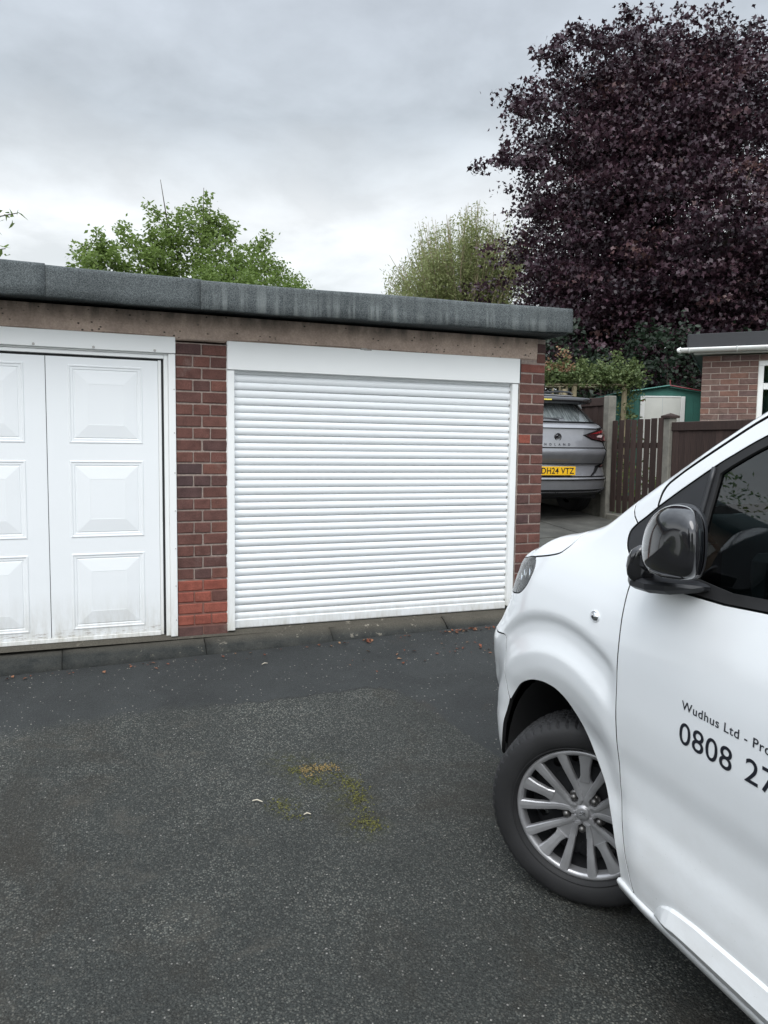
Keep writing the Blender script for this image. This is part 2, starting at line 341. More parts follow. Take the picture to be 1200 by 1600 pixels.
def wood(name, c0, c1, rough=.75):
    m, nt, b = mat(name, c0, rough, spec=.3); co = objco(nt); r = rnd(nt)
    g = noise(nt, scl(nt, co, (14, 14, 1.2)), 5, 6, .7); c = mixc(nt, ramp(nt, g, [(.3, 0.0), (.7, 1.0)]), c0, c1)
    c = mixc(nt, 1.0, c, ramp(nt, r, [(0, .75), (1, 1.25)]), 'MULTIPLY'); L_(nt, c, b.inputs['Base Color']); bump(nt, b, g, .4, .004); return m
M['fence'] = wood('brown_stained_timber', (.030, .020, .018), (.062, .040, .034))
M['timber'] = wood('pale_treated_timber', (.22, .19, .12), (.34, .29, .19))
M['bark'] = wood('bark', (.045, .036, .03), (.10, .085, .07), .9)
M['postc'] = plain('concrete_fence_post', (.17, .163, .14), .92, var=.3, sc=9, bmp=.6)
def leafmat(name, stops, trans=.25, rough=.5):
    m, nt, b = mat(name, stops[0][1], rough, spec=.35)
    at = nt.nodes.new('ShaderNodeAttribute'); at.attribute_name = 'tone'
    c = ramp(nt, at.outputs['Fac'], stops); L_(nt, c, b.inputs['Base Color'])
    t = nt.nodes.new('ShaderNodeBsdfTranslucent'); L_(nt, c, t.inputs[0])
    mx = nt.nodes.new('ShaderNodeMixShader'); mx.inputs[0].default_value = trans
    L_(nt, b.outputs[0], mx.inputs[1]); L_(nt, t.outputs[0], mx.inputs[2]); L_(nt, mx.outputs[0], nt.nodes['Material Output'].inputs[0])
    return m
M['leaf_copper'] = leafmat('copper_leaves', [(0, (.018, .011, .016)), (.5, (.042, .020, .030)), (.8, (.075, .038, .050)), (1, (.11, .058, .052))], .12, .38)
M['leaf_green'] = leafmat('fresh_green_leaves', [(0, (.085, .135, .030)), (.5, (.155, .225, .055)), (1, (.24, .32, .10))], .45)
M['leaf_willow'] = leafmat('willow_leaves', [(0, (.15, .18, .065)), (.5, (.24, .27, .11)), (1, (.32, .35, .17))], .45)
M['leaf_rose'] = leafmat('climber_leaves', [(0, (.05, .075, .025)), (.5, (.10, .14, .05)), (.9, (.19, .22, .09)), (1, (.24, .14, .08))], .3)
M['leaf_dark'] = leafmat('dark_hedge_leaves', [(0, (.012, .022, .012)), (.6, (.022, .04, .018)), (1, (.04, .06, .025))], .15)
M['moss'] = leafmat('yellow_moss', [(0, (.06, .062, .015)), (.6, (.13, .125, .035)), (1, (.22, .15, .065))], .1, .9)

# ------------------------------------------------------------------ ground: one sloping sheet, with drive surfaces a few mm above it
_G = pchip([-60, -40, -20, -6, -4, -2.8, -1.5, -.5, -.2, 0, 1, 2, 3.2, 4, 8, 20, 60, 200], [-1.5, -1.3, -.95, -.53, -.445, -.39, -.262, -.115, -.080, -.068, 0.01, .09, .19, .24, .42, .8, 1.2, 2.0])
YR = sorted(set([round(v, 3) for v in np.arange(-8, 8.01, .25)]+[-200, -100, -60, -45, -30, -20, -15, -12, -10, 10, 12, 15, 20, 30, 45, 60, 100, 200]))
XR = sorted(set([round(v, 3) for v in np.arange(-8, 10.01, 1.0)]+[-200, -60, -20, -12, 14, 20, 40, 80, 200]))
def gz(x, y):
    yy = np.clip(y, -199, 199); i = int(np.clip(np.searchsorted(YR, yy)-1, 0, len(YR)-2))
    a, b = YR[i], YR[i+1]; t = (yy-a)/(b-a)
    g = float(_G(max(a, -60)))*(1-t)+float(_G(max(b, -60)))*t
    return g+.02*(min(max(x, -12), 12)-1)
def sheet(name, x0, x1, y0, y1, dz, mat_, outline=None):
    xs = sorted(set([x0, x1]+[x for x in XR if x0 < x < x1]+([-12, 12] if x0 < -12 and x1 > 12 else []))); ys = sorted(set([y0, y1]+[y for y in YR if y0 < y < y1]))
    V = [(x, y, gz(x, y)+dz) for y in ys for x in xs]; n = len(xs)
    F = [(j*n+i, j*n+i+1, (j+1)*n+i+1, (j+1)*n+i) for j in range(len(ys)-1) for i in range(n-1)]
    return mk(name, V, F, mat_, smooth=True)
tag(sheet('ground', -200, 200, -200, 200, -.012, M['soil']), kind='structure')
tag(sheet('asphalt_forecourt', -12, 5.9, -16, -.10, 0, M['asphalt']), kind='structure')
# concrete drive beside the garage, slab by slab
drive = thing('driveway', None, None, (0, 0, 0)); tag(drive, kind='structure')
ysl = [-.10, 1.25, 2.5, 3.75, 5.0, 6.5]
xsl = [2.76, 3.85, 4.95, 5.95]
for a in range(len(xsl)-1):
    for q in range(len(ysl)-1):
        yy = sorted(set([ysl[q]+.012, ysl[q+1]-.012]+[y for y in YR if ysl[q]+.012 < y < ysl[q+1]-.012]))
        x0, x1 = xsl[a]+.01, xsl[a+1]-.01; dz = .012+.006*random.random()
        V = []; F = []
        for y in yy: V += [(x0, y, gz(x0, y)+dz), (x1, y, gz(x1, y)+dz), (x0, y, gz(x0, y)-.03), (x1, y, gz(x1, y)-.03)]
        for i in range(len(yy)-1):
            b = i*4; F += [(b, b+1, b+5, b+4), (b+2, b, b+4, b+6), (b+1, b+3, b+7, b+5)]
        e = (len(yy)-1)*4; F += [(0, 2, 3, 1), (e, e+1, e+3, e+2)]
        mk('concrete_slab', V, F, M['drive'], drive)

# ------------------------------------------------------------------ kerb: bullnosed stones
kerb = thing('kerb', None, None, (0, 0, 0)); tag(kerb, kind='structure')
kj = [-4.24, -3.35, -2.46, -1.57, -.683, .165, 1.01, 1.87, 2.72]
prof = [(.03, -.004), (-.012, -.008), (-.045, -.020), (-.075, -.036), (-.10, -.052), (-.118, -.070), (-.128, -.090), (-.13, -.25)]
for a, b in zip(kj[:-1], kj[1:]):
    V = []; F = []; xs = np.linspace(a+.002, b-.002, 14)
    dy, dzk = random.uniform(-.004, .004), random.uniform(-.003, .003)
    for i, x in enumerate(xs):
        e = .003 if i in (0, 13) else 0
        for (y, z) in prof: V.append((x, y+dy+e*.6+random.uniform(-.0015, .0015), z+.012*(x-.3)+dzk-e*.5+random.uniform(-.001, .001)))
    n = len(prof)
    for i in range(13):
        for j in range(n-1): F.append((i*n+j, i*n+j+1, (i+1)*n+j+1, (i+1)*n+j))
    F.append(tuple(range(n))); F.append(tuple(13*n+j for j in range(n))[::-1])
    mk('kerbstone', V, F, M['kerb'], kerb, smooth=True)

# ------------------------------------------------------------------ the garage block
gar = thing('garage_block', 'flat roofed brick garage block with two white doors behind the dropped kerb', 'garage', (0, 0, 0))
def brick_mesh(name, L, H, D, mat_, c=.004, jit=0):
    mb = MB().box(-L/2, L/2, 0, D, -H/2, H/2, c=c)
    if jit:
        mb.V = [(x+random.uniform(-jit, jit), y+random.uniform(-jit*.5, jit), z+random.uniform(-jit, jit)) for x, y, z in mb.V]
    o = mb.build('brick_source', mat_); me = o.data; bpy.data.objects.remove(o); return me
def place_brick(me, parent, x, y, z, rz=0, j=1):
    o = link('brick', me, parent, (x+random.uniform(-.001, .001)*j, y+random.uniform(-.0025, .0015)*j, z+random.uniform(-.001, .001)*j))
    o.rotation_euler = (random.uniform(-.006, .006)*j, random.uniform(-.005, .005)*j, rz+random.uniform(-.006, .006)*j); return o
CH = .075
pillar = MB().box(.006, .321, .0045, .33, -.20, 1.873).build('brick_pillar', M['mortar'], gar)
half = [brick_mesh('h', .102, .0645, .10, M['brick_dark'], .004, .0012) for _ in range(3)]; strc = [brick_mesh('s', .153, .0645, .10, M['brick_dark'], .004, .0012) for _ in range(3)]
halfr = [brick_mesh('hr', .102, .064, .10, M['brick_red'], .005, .0012) for _ in range(3)]; strr = [brick_mesh('sr', .153, .064, .10, M['brick_red'], .005, .0012) for _ in range(3)]
for k in range(25):
    z = 1.8715-CH/2-k*CH
    row = ('s', [.084, .247]) if k % 2 == 0 else ('h', [.056, .165, .273])
    for i, x in enumerate(row[1]):
        red = (20 <= k <= 23) and not (k == 21 and i == 2)
        me = random.choice(((strr if row[0] == 's' else halfr) if red else (strc if row[0] == 's' else half)))
        place_brick(me, pillar, x, -.0015, z, j=.5 if red else 1)
rp = MB().box(2.475, 2.697, .0045, .33, -.20, 2.05).build('brick_pillar', M['mortar'], gar)
sfull = [brick_mesh('f', .210, .0645, .10, M['brick_dark'], .004, .0012) for _ in range(3)]; sr2 = brick_mesh('fr', .210, .064, .10, M['brick_red'], .006, .002)
hh = [brick_mesh('hh', .100, .0645, .10, M['brick_dark'], .004, .0012) for _ in range(3)]; hr2 = brick_mesh('hr2', .100, .0645, .10, M['brick_red'], .005, .0015)
for k in range(26):
    z = 1.8715-CH/2-k*CH
    if k % 2 == 0: place_brick(sr2 if k == 0 else random.choice(sfull), rp, 2.592, -.001, z)
    else:
        place_brick(hr2 if k == 7 else random.choice(hh), rp, 2.537, -.001, z); place_brick(random.choice(hh), rp, 2.648, -.001, z)
quart = brick_mesh('q', .072, .0645, .10, M['brick_dark'], .004, .001)
for k in (0, 1): place_brick(quart, rp, 2.662, -.001, 1.8715+CH/2+k*CH)
# left-hand pillar beyond the left door, then the next wall
lp = MB().box(-2.47, -2.145, .0045, .33, -.2, 1.873).build('brick_pillar', M['mortar'], gar)
for k in range(25):
    for x in ((-2.39, -2.227) if k % 2 == 0 else (-2.418, -2.31, -2.20)):
        place_brick(random.choice(strc if k % 2 == 0 else half), lp, x, -.001, 1.8715-CH/2-k*CH)
# side and back walls (their bricks face away from the picture)
sw = MB().box(2.594, 2.694, .335, 5.4, -.3, 2.05).build('side_wall', M['mortar'], gar)
bm_ = [brick_mesh('side', .215, .0645, .10, M['brick_dark'], .004)]
cnt = 0
for k in range(26):
    z = 1.8715+2*CH-CH/2-k*CH
    if z < .0: break
    y = .10 if k % 2 else .21
    while y < 2.9 and cnt < 280:
        if y-.1 > .0: place_brick(bm_[0], sw, 2.702, y+.14, z, math.pi/2); cnt += 1
        y += .225
box('wall_core', -6, 2.59, 5.3, 5.4, -.3, 2.05, M['mortar'], gar)
box('side_wall', -2.47, -2.15, .335, 5.29, -.3, 2.05, M['mortar'], gar)
# concrete lintel, with a slightly uneven soffit and worn arris
V = []; F = []; xs = np.linspace(-6, 2.622, 120); pr = [(0.20, 1.90), (.012, 1.896), (.000, 1.905), (-.004, 1.96), (-.002, 2.05), (.2, 2.052)]
for x in xs:
    w = .004*math.sin(x*2.1)+.002*math.sin(x*13)
    for j, (y, z) in enumerate(pr): V.append((x, y-.004+(random.uniform(-.0015, .0015) if j in (1, 2) else 0), z+(w if j < 3 else 0)+(-.018 if (-.0 < x < .33 and j < 3) else 0)+.006*(x < .33)*(j < 3)))
n = len(pr)
for i in range(len(xs)-1):
    for j in range(n-1): F.append((i*n+j, i*n+j+1, (i+1)*n+j+1, (i+1)*n+j))
F.append(tuple(119*n+j for j in range(n))); mk('lintel', V, F, M['lintel'], gar)
# roof: deck, felt fascia made of three lapped lengths, each a little different, soft top and bottom edges
roof = MB().box(-6, 2.70, -.18, 5.5, 2.07, 2.19).build('roof', M['felt'], gar)
def fascia(x0, x1, m_, dy, sag0, sag1, zt0, zt1):
    V = []; F = []; xs = np.linspace(x0, x1, max(8, int((x1-x0)/.06)))
    for x in xs:
        t = (x-x0)/(x1-x0); zb = 2.050+sag0*(1-t)+sag1*t+.003*math.sin(x*7.3)+.0015*math.sin(x*29); zt = zt0*(1-t)+zt1*t+.002*math.sin(x*5+1)
        for (y, z) in [(-.17, zb+.012), (-.235, zb+.003), (-.247, zb), (-.256, zb+.006), (-.252, zb+.06), (-.250, zt-.03), (-.247, zt-.010), (-.238, zt-.001), (-.222, zt+.001), (-.10, zt-.012), (.6, zt-.02)]:
            V.append((x, y+dy+random.uniform(-.0012, .0012), z))
    n = 11
    for i in range(len(xs)-1):
        for j in range(n-1): F.append((i*n+j, (i+1)*n+j, (i+1)*n+j+1, i*n+j+1))
    F.append(tuple(range(n))); F.append(tuple((len(xs)-1)*n+j for j in range(n))[::-1])
    return mk('fascia_felt', V, F, m_, gar, smooth=True)
fascia(-6, -.72, M['felt'], -.004, -.01, -.004, 2.232, 2.232)
fascia(-.728, .135, M['felt'], .0, -.006, -.010, 2.226, 2.218)
fascia(.128, 2.752, M['felt_streak'], -.006, -.012, .018, 2.212, 2.243)
box('roof_upstand', 2.70, 2.745, -.20, 5.5, 2.062, 2.225, M['felt'], gar, c=.006)
box('roof_skin', -6, 2.70, .40, 5.5, 2.191, 2.215, M['felt'], gar)
# --- roller door
rd = thing('roller_door', None, None, (0, 0, 0)); rd.parent = gar
SP = .0487; zt_top = 1.713; zb0 = .085
slat_n = 34
prof = [(.012, .0)]+[(-.0088*math.sin(math.pi*min(max((t-.03)/.94, 0), 1))**.75, SP*t) for t in np.linspace(0.03, .86, 9)]+[(.001, SP*.90), (.001, SP*.93), (.006, SP*.955), (.006, SP*.985)]
V = []; F = []
for x in (.366, 2.418):
    for y, z in prof: V.append((x, y, z))
n = len(prof)
for j in range(n-1): F.append((j, n+j, n+j+1, j+1))
me = bpy.data.meshes.new('slat'); me.from_pydata([tuple(v) for v in V], [], F); me.materials.append(M['slat_white']); me.polygons.foreach_set('use_smooth', [True]*len(me.polygons))
for k in range(slat_n):
    o = link('slat', me, rd, (random.uniform(-.0015, .0015), .030+random.uniform(-.0008, .0008), zb0+k*SP+.0006*(k/10)))
    o.rotation_euler = (random.uniform(-.03, .03), random.uniform(-.0006, .0006), random.uniform(-.0004, .0004))
V = [(x, y, z) for x in (.368, 2.416) for (y, z) in [(.05, .033), (.018, .030), (.015, .036), (.015, .082), (.021, .088), (.05, .088)]]
mk('bottom_rail', V, [(j, 6+j, 7+j, j+1) for j in range(5)]+[(0, 1, 2, 3, 4, 5), (11, 10, 9, 8, 7, 6)], M['slat_white'], rd)
box('guide_rail', .3235, .3695, -.012, .06, .024, 1.7145, M['frame_white'], rd, c=.002)
box('guide_rail', 2.4145, 2.4640, -.012, .06, .055, 1.7145, M['frame_white'], rd, c=.002)
box('head_box', .3225, 2.4705, -.020, .15, 1.7175, 1.897, M['frame_white'], rd, c=.003)
box('head_box_return', 2.4715, 2.480, -.016, .12, 1.74, 1.893, M['rubber'], rd)
MB().box(1.22, 1.265, -.028, .0, 1.893, 1.903, c=.002).box(1.245, 1.30, -.024, .0, 1.890, 1.897, c=.001).build('bracket', M['zinc'], rd)
mk('mortar_bead', [(2.4645+random.uniform(-.001, .003)*(i % 3), -.004, z) for i, z in enumerate(np.linspace(.02, 1.73, 60))]+[(2.474+random.uniform(0, .007), .006, z) for z in np.linspace(.02, 1.73, 60)], [(i, i+1, 61+i, 60+i) for i in range(59)], M['rubber'], rd)
mk('mortar_bead', [(.3235, -.006, z) for i, z in enumerate(np.linspace(.02, 1.88, 60))]+[(.3185+random.uniform(-.003, .003), .004, z) for z in np.linspace(.02, 1.88, 60)], [(i, 60+i, 61+i, i+1) for i in range(59)], M['frame_white'], rd)
for k in range(slat_n):
    if k % 2 == 0:
        box('slat_end', 2.4085, 2.4138, .016, .03, zb0+k*SP+.006, zb0+k*SP+.018, M['zinc'], rd)
# --- panelled up and over door
pd = thing('panel_door', None, None, (0, 0, 0)); pd.parent = gar
def press(V, F, x0, x1, z0, z1):
    """pressed panel with moulded border"""
    loops = []
    def rect(i, y, ex=0): return [(x0+i-ex, y, z0+i), (x1-i+ex, y, z0+i), (x1-i+ex, y, z1-i), (x0+i-ex, y, z1-i)]
    for i, y in ((0, 0), (.004, -.0035), (.010, -.0035), (.014, 0), (.026, 0), (.0295, .003), (.034, .003), (.036, .0005), (.112, -.0062), (.115, -.0056)): loops.append(rect(i, y))
    b = len(V)
    for l in loops: V.extend(l)
    for a in range(len(loops)-1):
        for j in range(4): F.append((b+a*4+j, b+a*4+(j+1) % 4, b+a*4+4+(j+1) % 4, b+a*4+4+j))
    e = b+(len(loops)-1)*4; F.append((e, e+1, e+2, e+3))
LEAF = [(-2.03, -1.400), (-1.396, -.743), (-.739, -.100)]
rows = [(1.238, 1.708), (.664, 1.134), (.094, .565)]
zz = [.052, .094, .565, .664, 1.134, 1.238, 1.708, 1.752]
for (a, b) in LEAF:
    V = []; F = []
    cols = [(-.618, -.192), (-1.313, -.858), (-1.93, -1.50)]
    cx = [c for c in cols if a < c[0] and c[1] < b][0]
    xx = [a, cx[0], cx[1], b]; idx = {}
    for i, x in enumerate(xx):
        for j, z in enumerate(zz): idx[i, j] = len(V); V.append((x, 0, z))
    for i in range(3):
        for j in range(7):
            if i == 1 and j in (1, 3, 5): continue
            F.append((idx[i, j], idx[i+1, j], idx[i+1, j+1], idx[i, j+1]))
    for (z0, z1) in rows: press(V, F, cx[0], cx[1], z0, z1)
    # folded edges
    k = len(V); V += [(a, .02, zz[0]), (b, .02, zz[0]), (b, .02, zz[-1]), (a, .02, zz[-1])]
    F += [(idx[0, 0], k, k+1, idx[3, 0]), (idx[3, 0], k+1, k+2, idx[3, 7]), (idx[0, 7], idx[3, 7], k+2, k+3), (k, idx[0, 0], idx[0, 7], k+3)]
    mk('door_panel', V, F, M['door_white'], pd, loc=(0, .022+random.uniform(0, .0006), 0))
box('backing', -2.03, -.10, .04, .05, .05, 1.76, M['rubber'], pd)
box('bottom_rail', -2.035, -.098, .014, .045, .024, .0505, M['frame_white'], pd, c=.002)
box('edge_strip', -.0985, -.080, .020, .05, .026, 1.757, M['frame_white'], pd, c=.002)
box('seal', -.0785, -.0655, .030, .06, .02, 1.765, M['rubber'], pd)
box('seal', -2.035, -.0655, .034, .06, 1.7545, 1.766, M['rubber'], pd)
box('inner_frame', -.0655, -.040, .004, .07, .018, 1.790, M['frame_white'], pd, c=.002)
box('outer_frame', -.0395, .0035, -.012, .07, .014, 1.7955, M['frame_white'], pd, c=.002)
box('inner_frame', -2.10, -.066, .006, .07, 1.7665, 1.789, M['frame_white'], pd, c=.002)
box('inner_frame', -2.10, -.040, .000, .07, 1.7905, 1.7985, M['frame_white'], pd, c=.001)
box('head_board', -2.14, .0045, -.018, .07, 1.7995, 1.901, M['frame_white'], pd, c=.003)
box('outer_frame', -2.14, -2.045, -.012, .07, .014, 1.7975, M['frame_white'], pd, c=.002)
sc_ = MB().tube([(0, 0, 0), (0, -.004, 0)], [.008, .006], 10).build('screw', M['zinc']); sme = sc_.data; bpy.data.objects.remove(sc_)
for x in (-.799, -.472, -.119, -1.13, -1.46): link('screw', sme, pd, (x, -.0185, 1.812))
for z in (1.58, 1.31, 1.06, .82, .58, .34, .12): o = link('screw', sme, pd, (-.006, -.0125, z)); o.scale = (.45, 1, .45)
# mortar bed under the door and beside the pillar
mk('threshold', [(x, y, -.004+(.045 if y > 0 and x < .0 else .028 if y > 0 else 0)) for x in (-6, .0, .001, 2.47) for y in (-.02, .02)], [(0, 2, 3, 1), (4, 6, 7, 5)], M['kerb'], gar)
# interior so no light leaks through
box('ceiling_panel', -6, 2.59, .1, 5.3, 2.054, 2.066, M['rubber'], gar)
box('back_board', .33, 2.47, .17, .18, 0, 1.89, M['rubber'], gar); box('back_board', -2.14, 0, .17, .18, 0, 1.89, M['rubber'], gar)
box('back_board', -6, -2.47, .05, .06, 0, 1.89, M['frame_white'], gar)

# ------------------------------------------------------------------ white van: a lofted half body S(l, q), cut into panels
def vpaint(name):
    m, nt, b = mat(name, (.79, .815, .835), .30, spec=.5, coat=1.0); co = objco(nt); s = sepxyz(nt, co)
    n = noise(nt, scl(nt, co, (1, 1, 1.6)), 7, 7, .7); n2 = noise(nt, co, 90, 4, .75)
    zf = ramp(nt, s[2], [(.18, 1.0), (.45, .62), (.75, .25), (1.05, 0.0)])
    f = math_(nt, 'MULTIPLY', zf, ramp(nt, n, [(.3, .25), (.75, .75)]))
    c = mixc(nt, math_(nt, 'MULTIPLY', f, .75), (.79, .815, .835), (.40, .38, .34))
    sp = math_(nt, 'MULTIPLY', ramp(nt, n2, [(.66, 0.0), (.74, .8)]), math_(nt, 'MULTIPLY', zf, ramp(nt, s[0], [(0, 1.0), (1, 1.0)])))
    c = mixc(nt, sp, c, (.16, .14, .11)); L_(nt, c, b.inputs['Base Color'])
    L_(nt, math_(nt, 'SUBTRACT', 1.0, math_(nt, 'MULTIPLY', f, 1.1), clamp=True), b.inputs['Coat Weight'])
    b.inputs['Coat Roughness'].default_value = .06
    return m
M['van'] = vpaint('van_white_paint')
M['van_in'] = plain('dark_cavity', (.012, .012, .013), .9)
M['gloss_black'] = mat('gloss_black', (.010, .010, .012), .12, coat=1.0)[0]
M['trim_black'] = plain('satin_black_trim', (.018, .019, .022), .42, var=.1, sc=20)
M['tyre'] = plain('tyre_rubber', (.0125, .0125, .0135), .72, var=.25, sc=14, bmp=.15)
M['alloy'] = plain('silver_wheel_trim', (.38, .38, .39), .36, .6, var=.12, sc=9, coat=.3)
M['steel_dark'] = plain('dark_steel', (.03, .031, .034), .5, .5)
M['nut'] = plain('dull_nut', (.16, .155, .15), .35, .8)
def glass(name, tint=(.8, .9, .9), rough=.0, alpha=.75):
    m = bpy.data.materials.new(name); m.use_nodes = True; nt = m.node_tree; nt.nodes.clear()
    g = nt.nodes.new('ShaderNodeBsdfGlossy'); g.inputs[0].default_value = (1, 1, 1, 1); g.inputs[1].default_value = rough
    t = nt.nodes.new('ShaderNodeBsdfTransparent'); t.inputs[0].default_value = (*tint, 1)
    fr = nt.nodes.new('ShaderNodeFresnel'); fr.inputs[0].default_value = 1.65
    mx = nt.nodes.new('ShaderNodeMixShader'); nt.links.new(fr.outputs[0], mx.inputs[0]); nt.links.new(t.outputs[0], mx.inputs[1]); nt.links.new(g.outputs[0], mx.inputs[2])
    o = nt.nodes.new('ShaderNodeOutputMaterial'); nt.links.new(mx.outputs[0], o.inputs[0]); return m
M['glass'] = glass('tinted_glass', (.42, .50, .50)); M['lens'] = glass('clear_lens', (.92, .95, .97))
M['chrome'] = mat('chrome', (.85, .86, .88), .08, 1)[0]
M['lampin'] = plain('lamp_reflector', (.55, .57, .60), .22, .9)
M['ink'] = mat('black_vinyl', (.012, .014, .022), .35)[0]
NA, NB, NN = .62, .95, 2.3
_d = np.sin(np.linspace(0, np.pi/2, 4000)); _y = NB*(1-(1-_d**NN)**(1/NN)); _x = NA*_d
_l = np.concatenate([[0], np.cumsum(np.hypot(np.diff(_x), np.diff(_y)))])
ZT = pchip([-4.0, -3.4, -2.2, -1.6, -1.2, -.9, -.7, -.5, -.35, -.2, -.05, .1, .25, .4, .6, .9, 1.5], [1.92, 1.95, 1.98, 1.975, 1.935, 1.875, 1.811, 1.691, 1.585, 1.484, 1.384, 1.331, 1.296, 1.235, 1.213, 1.2, 1.22])
XN = pchip([.2, .35, .5, .65, .8, .9, 1.0, 1.1, 1.2, 1.3], [.84, .855, .905, .960, .962, .888, .827, .794, .724, .644])
FB = pchip([.15, .24, .30, .36, .42, .50, .58, .66, .76, .88, 1.0, 1.12, 1.2, 1.26, 1.32, 1.5, 1.8, 2.0], [.90, .925, .940, .950, .956, .952, .943, .944, .957, .965, .966, .958, .943, .926, .906, .862, .785, .73])
RR = pchip([-1.6, -.9, -.4, 0, .5], [.09, .055, .05, .09, .10])
LMAX = float(XN(.6))-NA+_l[-1]
def VS(l, q, off=0.0):
    l = np.asarray(l, float); q = np.asarray(q, float)
    zt = ZT(l); r = np.clip(RR(l), .045, .11); z0 = zt-r; th = np.clip((q-z0)/r, 0, 1.75)
    z = np.where(q < z0, q, z0+r*np.sin(th)); inw = r*(1-np.cos(th)); ex = np.maximum(q-z0-1.75*r, 0); inw = inw+ex*.98; z = z-ex*.02
    xs = XN(np.minimum(np.minimum(z, z0), 1.28))-NA; t = l-xs; tt = np.clip(t, 0, _l[-1])
    dx = np.interp(tt, _l, _x); dy = np.interp(tt, _l, _y); x = np.where(t < 0, l, xs+dx); fb = FB(z); e = 1e-3
    t2 = np.minimum(tt, _l[-1]-2*e); ax = np.interp(t2+e, _l, _x)-np.interp(t2, _l, _x); ay = np.interp(t2+e, _l, _y)-np.interp(t2, _l, _y); n = np.hypot(ax, ay)+1e-12
    nx = np.where(t < 0, 0, ay/n); ny = np.where(t < 0, 1, ax/n)
    y = fb-inw*ny-dy*fb/NB*np.where(t < 0, 0, 1); x = x-inw*nx
    dd = np.hypot(x+.015, z-.36)
    k = np.clip((x+.345)/.09, 0, 1); k = k*k*(3-2*k)
    o = FLARE(dd)*k*np.clip((1.35-z)/.2, 0, 1)+LIP(dd)
    # flare round the rear arch, and the pressed recess line
    dr = np.hypot(x+3.275, z-.36); o = o+LIP(dr)
    return np.stack([x+nx*(o+off), y+ny*(o+off), z], -1)
FLARE = pchip([0, .40, .45, .50, .545, .58, .62, .655, .685, .70, .75, 5], [-.004, -.004, .0, .006, .006, -.003, -.011, -.012, -.002, 0, 0, 0])
LIP = pchip([0, .36, .40, .43, .47, .52, 5], [-.012, -.012, -.007, -.002, 0, 0, 0])
def inpoly(pts, poly):
    x, y = pts[:, 0], pts[:, 1]; c = np.zeros(len(pts), bool); n = len(poly)
    for i in range(n):
        x0, y0 = poly[i]; x1, y1 = poly[(i+1) % n]
        if y0 == y1: continue
        m = ((y0 > y) != (y1 > y)) & (x < (x1-x0)*(y-y0)/(y1-y0)+x0); c ^= m
    return c
def area(p): return .5*sum(p[i][0]*p[(i+1) % len(p)][1]-p[(i+1) % len(p)][0]*p[i][1] for i in range(len(p)))
def inset(poly, d):
    """move the outline inwards by d"""
    n = len(poly); s = 1 if area(poly) > 0 else -1; out = []
    for i in range(n):
        p = Vector(poly[i]); a = (p-Vector(poly[i-1])).normalized(); b = (Vector(poly[(i+1) % n])-p).normalized()
        na = Vector((-a.y, a.x))*s; nb = Vector((-b.y, b.x))*s; m = (na+nb)
        if m.length < 1e-6: m = na
        m.normalize(); k = d/max(.35, m.dot(na)); out.append(tuple(p+m*k))
    return out
def dens(poly, step):
    out = []
    for i in range(len(poly)):
        a = Vector(poly[i]); b = Vector(poly[(i+1) % len(poly)]); n = max(1, int((b-a).length/step))
        for k in range(n): out.append(tuple(a+(b-a)*k/n))
    return out
def spline(pts, k=4):
    """Catmull-Rom through open list of points"""
    P = [Vector(p) for p in pts]; out = []
    for i in range(len(P)-1):
        a = P[max(i-1, 0)]; b = P[i]; c = P[i+1]; d = P[min(i+2, len(P)-1)]
        for j in range(k):
            t = j/k; out.append(tuple(.5*((2*b)+(c-a)*t+(2*a-5*b+4*c-d)*t*t+(3*b-a-3*c+d)*t**3)))
    return out+[tuple(P[-1])]
